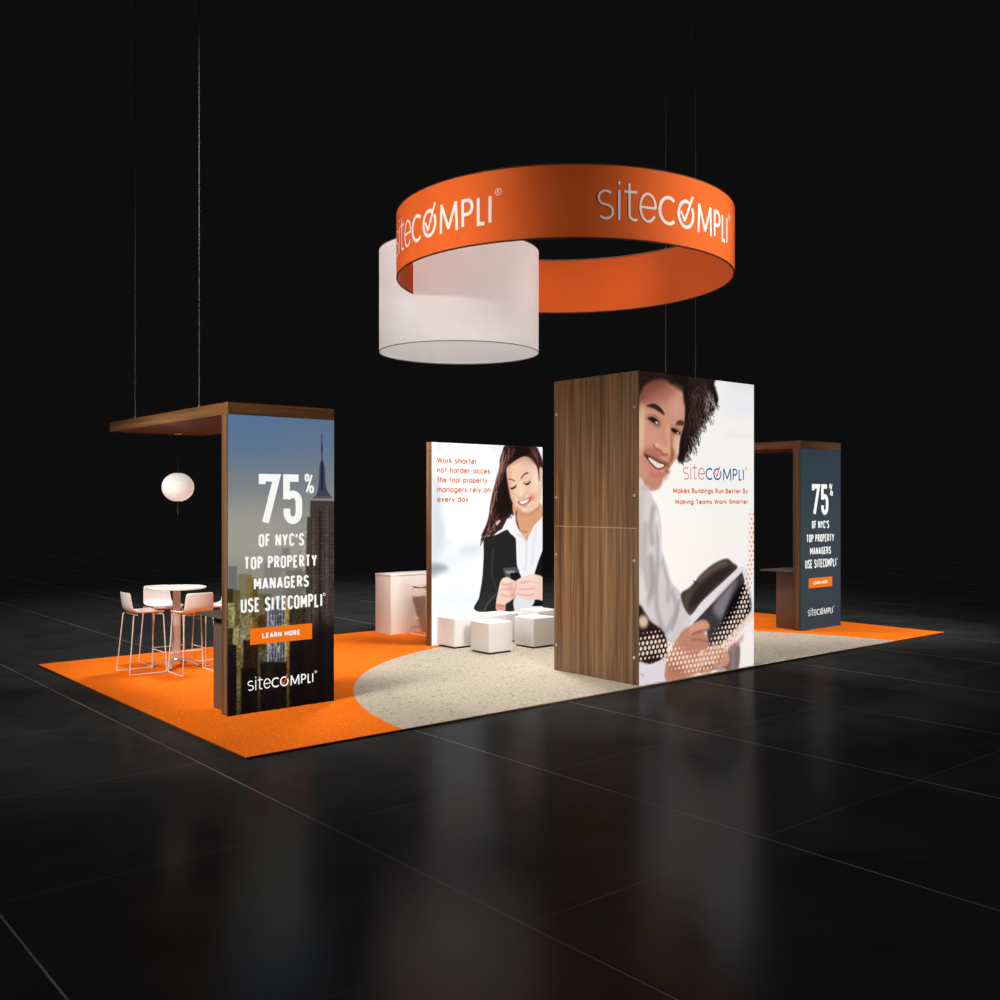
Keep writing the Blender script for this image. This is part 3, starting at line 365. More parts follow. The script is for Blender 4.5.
72.8,155.7,69.9,151.9,69.0,148.2,70.3,145.5,73.6,144.5,77.9,145.5,82.0,148.2,85.0,151.9,85.9,155.7,84.6,158.4,81.3]],["p",[252,224,214],4,0.7,1,[212.9,87.0,211.3,
84.9,207.0,83.6,201.2,83.3,195.4,84.2,191.2,86.0,189.7,88.2,191.2,90.3,195.4,91.6,201.2,91.9,207.0,91.1,211.3,89.2]],["l",[200,110,100],1.5,0.7,3,[126.2,51.0,139.0,
48.7]],["p",[250,222,208],2,0.8,1,[135.4,91.0,144.5,92.6,151.9,88.7,150.1,84.6,139.0,85.2]],["p",[250,224,210],2,0.8,1,[170.7,89.2,185.8,93.4,201.2,93.4,199.3,89.1,
182.0,87.2]],["l",[252,226,214],2,0.6,2.4,[131.7,79.3,150.1,79.0]],["l",[252,226,214],2,0.6,2.4,[135.4,71.4,157.5,70.1]],["l",[252,226,214],2,0.6,2.4,[170.7,78.5,
189.7,80.3,205.1,78.8]],["l",[252,226,214],2,0.6,2.4,[166.9,69.5,185.8,67.6,201.2,67.4]],["p",[226,158,140],3,0.6,1,[162.2,65.5,161.6,62.0,159.9,59.5,157.5,58.7,
155.2,59.8,153.5,62.5,152.9,66.1,153.5,69.6,155.2,72.1,157.5,72.9,159.9,71.8,161.6,69.1]],["p",[214,130,116],2,0.6,1,[124.4,52.5,140.9,50.0,140.9,41.6,124.4,42.7]]]
CITY = [["g",[[92,118,150],[104,124,148],[126,134,140],[150,150,146],[160,158,150],[150,146,136],[96,88,74],[40,34,26],[22,18,15],[14,12,10]]],["p",[88,120,162],
25,0.5,1,[62.6,286.8,56.5,273.7,40.1,263.8,18.3,259.7,-2.9,262.4,-18.1,270.9,-23.6,282.9,-18.1,295.4,-2.9,305.3,18.3,309.9,40.1,307.8,56.5,299.4]],["p",[176,172,
160],25,0.5,1,[68.3,183.5,62.2,170.8,45.7,161.9,23.7,159.2,2.3,163.3,-13.0,172.8,-18.5,185.2,-13.0,197.4,2.3,206.3,23.7,209.6,45.7,206.1,62.2,196.5]],["p",[124,124,
120],1.5,0.8,0,[59.2,165.2,68.3,164.9,68.3,142.1,59.2,142.5]],["p",[118,116,112],2,0.7,0,[74.1,156.4,79.9,156.2,79.9,110.3,74.1,110.7]],["p",[132,128,120],2,0.8,
0,[39.0,151.6,59.2,150.8,59.2,91.1,39.0,92.6]],["p",[112,108,100],2,0.8,0,[63.7,142.3,89.2,141.2,89.2,67.7,63.7,70.1]],["p",[112,114,116],0.8,1,0,[0.8,149.2,9.7,
148.8,9.7,122.8,0.8,123.4]],["p",[128,122,92],1,1,0,[10.8,140.7,25.9,140.0,25.9,-7.1,10.8,-5.0]],["p",[96,84,52],0.8,1,0,[3.4,125.2,12.9,124.6,12.9,64.7,3.4,65.6]],
["p",[60,46,26],0.8,1,0,[-1.9,126.5,5.5,126.1,5.5,-4.2,-1.9,-3.2]],["p",[126,112,70],1.2,1,0,[19.4,136.3,30.2,135.8,30.2,83.2,19.4,84.1]],["p",[104,78,34],0.8,1,
0,[25.9,128.9,32.4,128.6,32.4,-8.1,25.9,-7.1]],["p",[100,92,66],1,1,0,[32.4,119.5,47.9,118.5,47.9,-10.3,32.4,-8.1]],["p",[158,146,92],0.8,1,0,[-1.9,112.6,7.6,112.0,
7.6,87.1,-1.9,87.9]],["p",[148,140,92],0.8,1,0,[5.5,89.3,11.9,88.8,11.9,68.8,5.5,69.4]],["w",[6.6,72.9,32.4,123.0],5,8,[60,50,26],0.5,0.9,1.4],["p",[44,30,18],0.8,
1,0,[16.2,74.4,32.4,72.9,32.4,-8.1,16.2,-5.7]],["p",[94,84,70],1,1,0,[36.8,82.7,47.9,81.7,47.9,30.6,36.8,31.9]],["p",[80,56,30],1.2,1,0,[32.4,98.2,41.3,97.5,41.3,
61.9,32.4,62.8]],["p",[150,150,156],0.6,1,0,[42.4,114.8,66.0,113.3,66.0,40.9,42.4,43.5]],["w",[44.0,42.3,62.6,112.6],6,13,[44,50,64],0.85,2.2,3],["p",[168,156,118],
0.6,1,0,[62.0,111.5,66.0,111.2,66.0,40.9,62.0,41.3]],["p",[58,50,40],1.5,1,0,[66.0,102.9,90.4,101.2,90.4,4.6,66.0,7.8]],["p",[24,24,24],1.5,1,0,[67.2,69.7,84.6,68.2,
84.6,-15.5,67.2,-13.0]],["p",[16,17,20],0.8,1,0,[-1.9,71.1,9.7,70.0,9.7,-4.8,-1.9,-3.2]],["w",[0.2,3.3,8.7,67.9],4,16,[50,60,78],0.5,0.8,1.2],["p",[150,132,72],0.8,
1,0,[9.2,72.0,14.6,71.5,14.6,-5.5,9.2,-4.7]],["w",[9.7,-0.4,14.0,67.0],2,22,[98,82,40],0.8,1,1],["p",[22,16,12],1,1,0,[14.0,46.6,30.2,44.8,30.2,-7.7,14.0,-5.4]],
["p",[28,24,20],1.5,1,0,[34.6,50.4,66.0,47.1,66.0,-12.9,34.6,-8.4]],["p",[44,38,32],1.5,1,0,[41.3,47.7,50.2,46.7,50.2,20.1,41.3,21.2]],["p",[158,130,62],0.6,0.9,
0,[64.3,111.3,67.8,111.1,67.8,-4.8,64.3,-4.4]],["n",0,90,0,115,1.6,2.4,0.38],["p",[72,60,56],0.7,1,0,[86.9,151.8,88.3,196.8,91.6,196.7,92.1,214.1,96.3,214.1,121.7,
213.5,121.7,-20.8,86.9,-15.8]],["p",[96,86,92],0.7,1,0,[95.2,214.1,95.8,218.3,118.0,218.3,118.6,214.1]],["p",[66,68,88],0.7,1,0,[98.1,218.3,101.1,224.1,102.3,235.7,
102.7,249.5,104.1,254.8,105.9,257.0,107.8,254.9,109.3,249.6,109.8,235.8,111.9,225.2,116.8,218.3]],["l",[28,32,52],0.6,1,2.2,[105.9,254.9,105.9,225.2]],["l",[40,48,
70],0.5,0.9,1.1,[105.8,284.5,105.8,254.9]],["l",[40,48,70],0.5,0.9,2,[105.8,272.9,105.8,265.5]],["l",[176,176,176],0.5,0.8,1.4,[96.3,215.1,118.0,215.1]],["l",[44,
34,32],0.5,0.6,1.0,[93.4,208.3,93.4,-12.6]],["l",[44,34,32],0.5,0.6,1.0,[96.5,208.3,96.5,-13.0]],["l",[44,34,32],0.5,0.6,1.0,[99.6,208.3,99.6,-13.4]],["l",[44,34,
32],0.5,0.6,1.0,[102.7,208.3,102.7,-13.9]],["l",[44,34,32],0.5,0.6,1.0,[105.8,208.2,105.8,-14.3]],["l",[44,34,32],0.5,0.6,1.0,[108.9,208.2,108.9,-14.7]],["l",[44,
34,32],0.5,0.6,1.0,[112.1,208.2,112.1,-15.2]],["l",[44,34,32],0.5,0.6,1.0,[115.2,208.2,115.2,-15.6]],["l",[44,34,32],0.5,0.6,1.0,[118.4,208.2,118.4,-16.1]],["l",
[36,26,24],0.8,0.8,3.2,[103.5,201.9,103.5,-14.0]],["l",[110,98,92],0.7,0.6,1.6,[95.8,193.5,95.8,4.0]],["l",[106,94,88],0.7,0.6,1.6,[111.9,208.2,111.9,1.9]],["w",
[90.4,64.9,120.5,209.4],12,34,[126,112,98],0.45,0.7,0.9],["p",[12,10,10],14,0.8,1,[79.9,68.6,127.8,75.0,127.8,-32.4,79.9,-25.3]],["n",80,122,0,180,1.1,2.0,0.22],
["v",70]]

CELL = .8   # cm
def smooth_pts(f, k=5, closed=True):
    P = np.array(f, float).reshape(-1, 2); n = len(P); out = []
    for i in range(n if closed else n - 1):
        p0, p1, p2, p3 = (P[(i - 1) % n] if closed or i > 0 else P[0]), P[i], P[(i + 1) % n], (P[(i + 2) % n] if closed or i + 2 < n else P[-1])
        for j in range(k):
            t = j / k; out.append(.5 * ((2 * p1) + (p2 - p0) * t + (2 * p0 - 5 * p1 + 4 * p2 - p3) * t * t + (3 * p1 - p0 - 3 * p2 + p3) * t ** 3))
    if not closed: out.append(P[-1])
    return np.array(out)
class Canvas:
    def __init__(s, w, h, cell=CELL):
        s.c = cell; s.nx = int(w / cell) + 1; s.ny = int(h / cell) + 1; s.w = w; s.h = h
        s.X, s.Z = np.meshgrid(np.linspace(0, w, s.nx), np.linspace(0, h, s.ny)); s.I = np.ones((s.ny, s.nx, 3)) * 255.0
    def win(s, x0, x1, z0, z1):
        a = max(0, int(x0 / s.c) - 1); b = min(s.nx, int(x1 / s.c) + 3); c_ = max(0, int(z0 / s.c) - 1); d = min(s.ny, int(z1 / s.c) + 3)
        return (slice(c_, max(c_, d)), slice(a, max(a, b)))
    def inside(s, P, X, Z):
        r = np.zeros(X.shape, bool); n = len(P)
        for i in range(n):
            x1, z1 = P[i]; x2, z2 = P[(i + 1) % n]
            if z1 == z2: continue
            r ^= ((Z > z1) != (Z > z2)) & (X < (x2 - x1) * (Z - z1) / (z2 - z1) + x1)
        return r
    def put(s, sl, a, col): s.I[sl] = s.I[sl] * (1 - a[..., None]) + np.array(col, float) * a[..., None]
    def segdist(s, P, X, Z):
        D = np.full(X.shape, 1e9)
        for (x1, z1), (x2, z2) in zip(P[:-1], P[1:]):
            dx, dz = x2 - x1, z2 - z1; q = dx * dx + dz * dz + 1e-9
            t = np.clip(((X - x1) * dx + (Z - z1) * dz) / q, 0, 1); D = np.minimum(D, np.hypot(X - x1 - t * dx, Z - z1 - t * dz))
        return D
    def poly(s, col, bl, al, sm, f):
        P = smooth_pts(f) if sm else np.array(f, float).reshape(-1, 2); b = bl * 1.6 + .1
        sl = s.win(P[:, 0].min() - b, P[:, 0].max() + b, P[:, 1].min() - b, P[:, 1].max() + b); X, Z = s.X[sl], s.Z[sl]
        if X.size == 0: return
        ins = s.inside(P, X, Z); D = s.segdist(np.vstack([P, P[:1]]), X, Z); D = np.where(ins, D, -D)
        t = np.clip(D / (2 * bl) + .5, 0, 1); s.put(sl, t * t * (3 - 2 * t) * al, col)
    def line(s, col, bl, al, w, f, sm=True):
        P = smooth_pts(f, 4, False) if sm and len(f) > 4 else np.array(f, float).reshape(-1, 2); b = w + bl * 1.6
        sl = s.win(P[:, 0].min() - b, P[:, 0].max() + b, P[:, 1].min() - b, P[:, 1].max() + b); X, Z = s.X[sl], s.Z[sl]
        if X.size == 0: return
        D = w / 2 - s.segdist(P, X, Z); t = np.clip(D / (2 * bl) + .5, 0, 1); s.put(sl, t * al, col)
    def run(s, art, seed=1):
        rnd = random.Random(seed)
        for o in art:
            k = o[0]
            if k == 'g':
                C_ = np.array(o[1], float); t = (1 - s.Z / s.h) * (len(C_) - 1); i = np.clip(t.astype(int), 0, len(C_) - 2); u = (t - i)[..., None]; s.I = C_[i] * (1 - u) + C_[i + 1] * u
            elif k == 'p': s.poly(o[1], o[2], o[3], o[4], o[5])
            elif k == 'l': s.line(o[1], o[2], o[3], o[4], o[5])
            elif k == 'h':
                _, col, n, ln, w, ang, al, f = o; P = np.array(f).reshape(-1, 2); lo, hi = P.min(0), P.max(0); c_ = 0; g = 0
                while c_ < n and g < n * 30:
                    g += 1; p = (rnd.uniform(lo[0], hi[0]), rnd.uniform(lo[1], hi[1]))
                    if not s.inside(P, np.array([p[0]]), np.array([p[1]]))[0]: continue
                    c_ += 1; a = ang + rnd.uniform(-.5, .5) * (1 if ln < 14 else .25); l = ln * rnd.uniform(.6, 1.2); q = [p[0], p[1]]
                    for j in range(3): a += rnd.uniform(-.5, .5) * (1 if ln < 14 else .2); q += [q[-2] + math.cos(a) * l / 3, q[-1] + math.sin(a) * l / 3]
                    s.line(col, .5, al, w * rnd.uniform(.7, 1.2), q)
            elif k == 'd':
                P = np.array(o[1]).reshape(-1, 2); W = np.array(o[2]); st = o[3]; bg = s.I.copy(); row = 0; z = 1.0
                P0 = P[:-1]; P1 = P[1:]
                while z < s.h:
                    x = 1.0 + (st / 2 if row % 2 else 0)
                    while x < s.w:
                        d = 9e9; ww = 1
                        for (a, b, wa, wb_) in zip(P0, P1, W[:-1], W[1:]):
                            v = b - a; t = max(0, min(1, ((x - a[0]) * v[0] + (z - a[1]) * v[1]) / (v @ v))); e = math.hypot(x - a[0] - t * v[0], z - a[1] - t * v[1])
                            wt = wa + (wb_ - wa) * t
                            if e / wt < d / ww: d, ww = e, wt
                        q = 1 - d / ww
                        if q > .05:
                            r = st * .33 * min(1, q * 1.5); j, i = min(s.ny - 1, int(z / s.c)), min(s.nx - 1, int(x / s.c)); lum = bg[j, i].mean()
                            col = (252, 224, 206) if lum < 205 else (232, 146, 116)
                            if lum >= 205: r *= .8
                            sl = s.win(x - r - 1, x + r + 1, z - r - 1, z + r + 1); D = r - np.hypot(s.X[sl] - x, s.Z[sl] - z); s.put(sl, np.clip(D / .8 + .5, 0, 1) * .95, col)
                        x += st
                    z += st * .82; row += 1
            elif k == 'w':
                _, bb, nx, ny, col, al, wd_, ht = o
                for i in range(nx):
                    for j in range(ny):
                        x = bb[0] + (i + .5) * (bb[2] - bb[0]) / nx; z = bb[1] + (j + .5) * (bb[3] - bb[1]) / ny
                        if rnd.random() < .12: continue
                        s.line(col, .4, al * rnd.uniform(.7, 1), wd_, [x, z - ht / 2, x, z + ht / 2], False)
            elif k == 'n':
                _, x0, x1, z0, z1, bx, bz, am = o; g_ = np.random.RandomState(9); sl = s.win(x0, x1, z0, z1); X, Z = s.X[sl], s.Z[sl]
                A1 = g_.uniform(-1, 1, (400, 400)); v_ = A1[(Z / bz).astype(int) % 400, (X / bx).astype(int) % 400] * .6 + A1[(Z / bz / 4).astype(int) % 400, (X / bx / 3 + 50).astype(int) % 400] * .4
                s.I[sl] = s.I[sl] * (1 + am * v_[..., None])
            elif k == 'v':
                t = np.clip(1 - s.Z / o[1], 0, 1)[..., None]; s.I *= (1 - .55 * t)
        s.I = np.clip(s.I, 0, 255); return s
def print_panel(name, cv, x0, y, z0, m, parent, depth=.012):
    """printed fabric panel: finely divided front face with its print, plus sides and back"""
    nx, ny = cv.nx, cv.ny
    V = np.zeros((ny * nx, 3)); V[:, 0] = x0 + cv.X.ravel() / 100; V[:, 1] = y; V[:, 2] = z0 + cv.Z.ravel() / 100
    i = np.arange(ny * nx).reshape(ny, nx); F = np.stack([i[:-1, :-1], i[:-1, 1:], i[1:, 1:], i[1:, :-1]], -1).reshape(-1, 4)
    n = len(V); x1, z1 = x0 + cv.w / 100, z0 + cv.h / 100
    B = [(x0, y, z0), (x1, y, z0), (x1, y, z1), (x0, y, z1), (x0, y + depth, z0), (x1, y + depth, z0), (x1, y + depth, z1), (x0, y + depth, z1)]
    FB = [(n + a, n + b, n + c_, n + d) for a, b, c_, d in ((0, 4, 5, 1), (1, 5, 6, 2), (2, 6, 7, 3), (3, 7, 4, 0), (4, 7, 6, 5))]
    me = bpy.data.meshes.new(name); me.from_pydata(np.vstack([V, B]).tolist(), [], F.tolist() + FB); me.update()
    at = me.color_attributes.new('Print', 'FLOAT_COLOR', 'POINT'); c4 = np.ones((n + 8, 4)); c4[:n, :3] = lin(cv.I.reshape(-1, 3)); c4[n:, :3] = .02
    at.data.foreach_set('color', c4.ravel().astype(np.float32)); me.materials.append(m)
    o = bpy.data.objects.new(name, me); COL.objects.link(o); o.parent = parent; return o

# ------------------------------------------------------------------ lettering drawn as strokes
def A(cx, cy, rx, ry, a0, a1, n=None):
    n = n or max(4, int(abs(a1 - a0) / 12)); return [(cx + rx * math.cos(R(a0 + (a1 - a0) * i / n)), cy + ry * math.sin(R(a0 + (a1 - a0) * i / n))) for i in range(n + 1)]
def DOT(x, y): return [(x, y - .012), (x, y + .012)]
X_ = .69
GEO = {' ': (.22, []), '-': (.34, [[(.05, .3), (.29, .3)]]),
 'a': (.6, [A(.3, X_/2, .3, X_/2, 0, 360), [(.6, X_), (.6, 0)]]), 'b': (.6, [A(.3, X_/2, .3, X_/2, 0, 360), [(0, 1.04), (0, 0)]]),
 'c': (.54, [A(.32, X_/2, .32, X_/2, 48, 312)]), 'd': (.6, [A(.3, X_/2, .3, X_/2, 0, 360), [(.6, 1.04), (.6, 0)]]),
 'e': (.62, [[(.02, X_/2), (.62, X_/2)] , A(.31, X_/2, .31, X_/2, 0, 325)]), 'g': (.6, [A(.3, X_/2, .3, X_/2, 0, 360), [(.6, X_), (.6, -.05)] + A(.31, -.05, .29, .24, 0, -150)]),
 'h': (.5, [[(0, 1.04), (0, 0)], A(.25, .44, .25, .25, 180, 0) + [(.5, 0)]]), 'i': (.06, [[(.03, X_), (.03, 0)], DOT(.03, .93)]),
 'k': (.48, [[(0, 1.04), (0, 0)], [(.42, X_), (.02, .3)], [(.16, .42), (.48, 0)]]), 'l': (.06, [[(.03, 1.04), (.03, 0)]]),
 'm': (.84, [[(0, X_), (0, 0)], A(.21, .47, .21, .22, 180, 0) + [(.42, 0)], A(.63, .47, .21, .22, 180, 0) + [(.84, 0)]]),
 'n': (.5, [[(0, X_), (0, 0)], A(.25, .44, .25, .25, 180, 0) + [(.5, 0)]]), 'o': (.62, [A(.31, X_/2, .31, X_/2, 0, 360)]),
 'p': (.6, [A(.3, X_/2, .3, X_/2, 0, 360), [(0, X_), (0, -.3)]]), 'r': (.3, [[(0, X_), (0, 0)], A(.24, .42, .24, .26, 180, 70)]),
 's': (.4, [A(.2, .51, .19, .17, 40, 270) + A(.2, .17, .2, .17, 90, -140)[0:]]), 't': (.36, [[(.18, .98), (.18, 0)], [(0, X_), (.36, X_)]]),
 'u': (.5, [[(0, X_)] + A(.25, .26, .25, .26, 180, 360) + [(.5, X_)]]), 'v': (.5, [[(0, X_), (.25, 0), (.5, X_)]]),
 'w': (.8, [[(0, X_), (.2, 0), (.4, X_), (.6, 0), (.8, X_)]]), 'y': (.5, [[(0, X_), (.26, .05)], [(.5, X_), (.12, -.3)]]),
 'B': (.5, [[(0, 0), (0, 1), (.24, 1)] + A(.24, .77, .2, .23, 90, -90) + [(0, .54)], [(.24, .54)] + A(.26, .27, .25, .27, 90, -90) + [(0, 0)]]),
 'C': (.76, [A(.48, .5, .48, .5, 45, 315)]), 'M': (.84, [[(0, 0), (.08, 1)], [(.08, 1), (.42, .12), (.76, 1)], [(.76, 1), (.84, 0)]]), 'R': (.52, [[(0, 0), (0, 1), (.24, 1)] + A(.24, .74, .24, .26, 90, -90) + [(0, .48)], [(.2, .48), (.52, 0)]]),
 'S': (.5, [A(.26, .75, .23, .25, 30, 270) + A(.25, .25, .25, .25, 90, -145)]), 'T': (.5, [[(.25, 0), (.25, 1)], [(0, 1), (.5, 1)]]),
 'W': (1.05, [[(0, 1), (.26, 0), (.525, .95), (.79, 0), (1.05, 1)]]), 'P': (.5, [[(0, 0), (0, 1), (.24, 1)] + A(.24, .73, .25, .27, 90, -90) + [(0, .46)]]),
 'L': (.42, [[(0, 1), (0, 0), (.42, 0)]]), 'I': (.06, [[(.03, 1), (.03, 0)]]), 'O': (.96, [A(.48, .5, .48, .5, 0, 360)])}
def RR(x0, x1, y0, y1, q): # rounded rectangle corner arcs helper
    return A(x1 - q, y1 - q, q, q, 0, 90) + A(x0 + q, y1 - q, q, q, 90, 180) + A(x0 + q, y0 + q, q, q, 180, 270) + A(x1 - q, y0 + q, q, q, 270, 360) + [(x1, y1 - q)]
DIN = {' ': (.10, []), "'": (.08, [[(.06, 1), (.0, .70)]]), '7': (.44, [[(0, .85), (0, 1), (.44, 1), (.10, -.04)]]),
 '5': (.4, [[(.38, 1), (0, 1), (0, .5)], [(0, .535), (.04, .58)] + A(.2, .43, .19, .19, 125, 0) + A(.2, .2, .19, .2, 0, -180) + [(.01, .28)]]),
 '%': (.5, [RR(0, .19, .66, 1, .09), RR(.31, .5, 0, .34, .09), [(.42, 1), (.08, 0)]]),
 'O': (.4, [RR(0, .4, 0, 1, .2)]), 'F': (.34, [[(0, 0), (0, 1), (.34, 1)], [(0, .53), (.28, .53)]]), 'N': (.42, [[(0, 0), (0, 1)], [(0, 1), (.42, 0)], [(.42, 0), (.42, 1)]]),
 'Y': (.44, [[(0, 1), (.22, .45), (.44, 1)], [(.22, .47), (.22, 0)]]), 'C': (.38, [A(.2, .8, .19, .2, 0, 180) + A(.2, .2, .19, .2, 180, 360)]),
 'S': (.38, [A(.19, .79, .18, .21, 10, 180) + A(.19, .71, .18, .17, 180, 250) + A(.19, .28, .19, .2, 70, 0) + A(.19, .21, .19, .21, 0, -170)]),
 'T': (.4, [[(0, 1), (.4, 1)], [(.2, 1), (.2, 0)]]), 'P': (.38, [[(0, 0), (0, 1), (.16, 1)] + A(.16, .76, .22, .24, 90, -90) + [(0, .52)]]),
 'R': (.4, [[(0, 0), (0, 1), (.16, 1)] + A(.16, .76, .22, .24, 90, -90) + [(0, .52)], [(.2, .52), (.4, 0)]]), 'E': (.34, [[(.34, 1), (0, 1), (0, 0), (.34, 0)], [(0, .52), (.28, .52)]]),
 'M': (.54, [[(0, 0), (0, 1)], [(0, 1), (.27, .3), (.54, 1)], [(.54, 1), (.54, 0)]]), 'A': (.46, [[(0, 0), (.23, 1), (.46, 0)], [(.08, .28), (.38, .28)]]),
 'G': (.4, [A(.2, .8, .2, .2, 0, 180) + A(.2, .2, .2, .2, 180, 360) + [(.4, .48), (.2, .48)]]), 'U': (.4, [[(0, 1)] + A(.2, .2, .2, .2, 180, 360) + [(.4, 1)]]),
 'I': (.04, [[(.02, 0), (.02, 1)]]), 'L': (.34, [[(0, 1), (0, 0), (.34, 0)]])}
def text_lines(txt, font, x0, x1, y0, H, t, gap=None):
    if gap is None: gap = .08 if font is GEO else .16
    """stroke centre lines (metres) filling x0..x1 with cap height H"""
    ws = 0.0; n = len(txt)
    for ch in txt: ws += font[ch][0]
    gaps = n - 1
    sx = (x1 - x0 - t - gaps * t) / (ws + gaps * gap); adv = []; cur = 0
    for i, ch in enumerate(txt):
        adv.append(cur); cur += font[ch][0] + gap + t / sx
    out = []
    for ch, a in zip(txt, adv):
        for pl in font[ch][1]: out.append([(x0 + t / 2 + (a + x) * sx, y0 + t / 2 + y * (H - t)) for x, y in pl])
    return [(p, t) for p in out]
def logo_lines(x0, x1, y0, H, tt, tb):
    """logo: light lower-case word then bold capitals, tick in the O; returns (light, bold, tick)"""
    W = x1 - x0
    def q(a, b, pl, t, gw, gh=1): # glyph in slot
        return ([(x0 + W * a + t / 2 + x / gw * (W * (b - a) - t), y0 + t / 2 + y / gh * (H - t)) for x, y in pl], t)
    li = [q(0, .092, GEO['s'][1][0], tt, .4, X_)]
    xi = x0 + W * .120; li += [([(xi, y0), (xi, y0 + H)], tt), ([(xi, y0 + H * 1.17), (xi, y0 + H * 1.17 + tt * 1.3)], tt)]
    xt = x0 + W * .178; li += [([(xt, y0 + H * 1.24), (xt, y0 + H * .2)] + [(xt + H * .2 - H * .2 * math.cos(R(v)), y0 + H * .2 - (H * .2 - tt / 2) * math.sin(R(v))) for v in range(15, 116, 20)], tt), ([(xt - W * .028, y0 + H - tt / 2), (xt + W * .045, y0 + H - tt / 2)], tt)]
    li += [q(.235, .342, GEO['e'][1][1], tt, .62, X_), q(.239, .342, [(0, X_ * .5), (.6, X_ * .5)], tt, .6, X_)]
    bo = [q(.352, .468, A(.48, .5, .48, .5, 48, 312), tb, .8), q(.480, .612, A(.48, .5, .48, .5, 62, 395), tb, .96)]
    xm = .638; wm = .142
    bo += [([(x0 + W * (xm + a * wm) + (.5 - a) * tb, y0 + b * H) for a, b in pl], tb) for pl in ([(0, 0), (.06, 1)], [(.06, .97), (.5, .12), (.94, .97)], [(.94, 1), (1, 0)])]
    bo += [q(.802, .884, GEO['P'][1][0], tb, .49), q(.904, .962, GEO['L'][1][0], tb, .42), q(.976, .976 + tb / W + .001, [(.03, 1), (.03, 0)], tb, .06)]
    cx = x0 + W * .542
    tk = [([(cx - H * .22, y0 + H * .58), (cx - H * .05, y0 + H * .26), (cx + H * .36, y0 + H * 1.16)], tb * .8)]
    rg = [([(x0 + W * 1.035 + W * .018 * math.cos(R(v)), y0 + H * 1.05 + W * .018 * math.sin(R(v))) for v in range(0, 361, 30)], W * .004),
          ([(x0 + W * 1.03, y0 + H * 1.05 - W * .009), (x0 + W * 1.03, y0 + H * 1.05 + W * .009), (x0 + W * 1.04, y0 + H * 1.05 + W * .005), (x0 + W * 1.03, y0 + H * 1.05), (x0 + W * 1.041, y0 + H * 1.05 - W * .009)], W * .003)]
    return li + rg, bo, tk
def ribbons(lines, fn, maxlen=None):
    mb = MB(); cut = []
    for pl, t in lines:   # split at sharp corners so that strokes keep their width
        P = [Vector(p) for p in pl]; cur = [P[0]]
        for i in range(1, len(P)):
            cur.append(P[i])
            if i < len(P) - 1 and (P[i] - P[i - 1]).length > 1e-6 and (P[i + 1] - P[i]).length > 1e-6:
                d1 = (P[i] - P[i - 1]).normalized(); d2 = (P[i + 1] - P[i]).normalized()
                if d1.dot(d2) < -.35:
                    cur[-1] = P[i] + d1 * t * .12; cut.append((cur, t)); cur = [P[i] - d2 * t * .12]
        cut.append((cur, t))
    for pl, t in cut:
        P = [Vector(p) for p in pl]; Q = [P[0]]
        for p in P[1:]:
            d = (p - Q[-1]).length
            if d < 1e-6: continue
            k = max(1, math.ceil(d / maxlen)) if maxlen else 1; a = Q[-1].copy()
            for j in range(1, k + 1): Q.append(a.lerp(p, j / k))
        P = Q; n = len(P); closed = n > 3 and (P[0] - P[-1]).length < 1e-5
        if closed: P = P[:-1]; n -= 1
        Lf = []; Rt = []
        for i in range(n):
            a = P[i - 1] if (i or closed) else None; b = P[(i + 1) % n] if (i < n - 1 or closed) else None
            d1 = (P[i] - a).normalized() if a is not None else None; d2 = (b - P[i]).normalized() if b is not None else None
            if d1 is None: d1 = d2
            if d2 is None: d2 = d1
            tn = d1 + d2
            tn = tn.normalized() if tn.length > 1e-4 else d1
            nr = Vector((-tn.y, tn.x)); k = 1 / max(.5, abs(nr.dot(Vector((-d1.y, d1.x)))))
            Lf.append(P[i] + nr * t / 2 * k); Rt.append(P[i] - nr * t / 2 * k)
        vs = [fn(p.x, p.y) for p in Lf] + [fn(p.x, p.y) for p in Rt]; fs = [(i, (i + 1) % n, n + (i + 1) % n, n + i) for i in range(n if closed else n - 1)]
        mb.add(vs, fs)
    return mb
def flat_at(x0, y): return lambda u, v: (x0 + u, y, v)

# ================================================================== SETTING
tag(MB().box(-60, 90, -40, 110, -.125, -.025).build('floor', M_floor), kind='structure')
PW, PD = 12.19, 6.10
BC, BR = (6.10, -.45), 4.55
pf = MB().box(.01, PW - .01, .01, PD - .01, -.025, -.008).build('platform_deck', M_edge)
tag(pf, 'thin wood-edged rectangular platform under the orange and beige carpet', 'platform')
def circ_y0(): return math.sqrt(BR ** 2 - BC[1] ** 2)
a0 = math.asin(-BC[1] / BR)
arc = [(BC[0] + BR * math.cos(a0 + (math.pi - 2 * a0) * i / 96), BC[1] + BR * math.sin(a0 + (math.pi - 2 * a0) * i / 96)) for i in range(97)]
arc[0] = (arc[0][0], 0); arc[-1] = (arc[-1][0], 0)
bg = MB().poly(arc, -.008, 0).build('beige_carpet', M_beige); tag(bg, 'speckled beige half-round carpet in the middle of the booth floor', 'carpet')
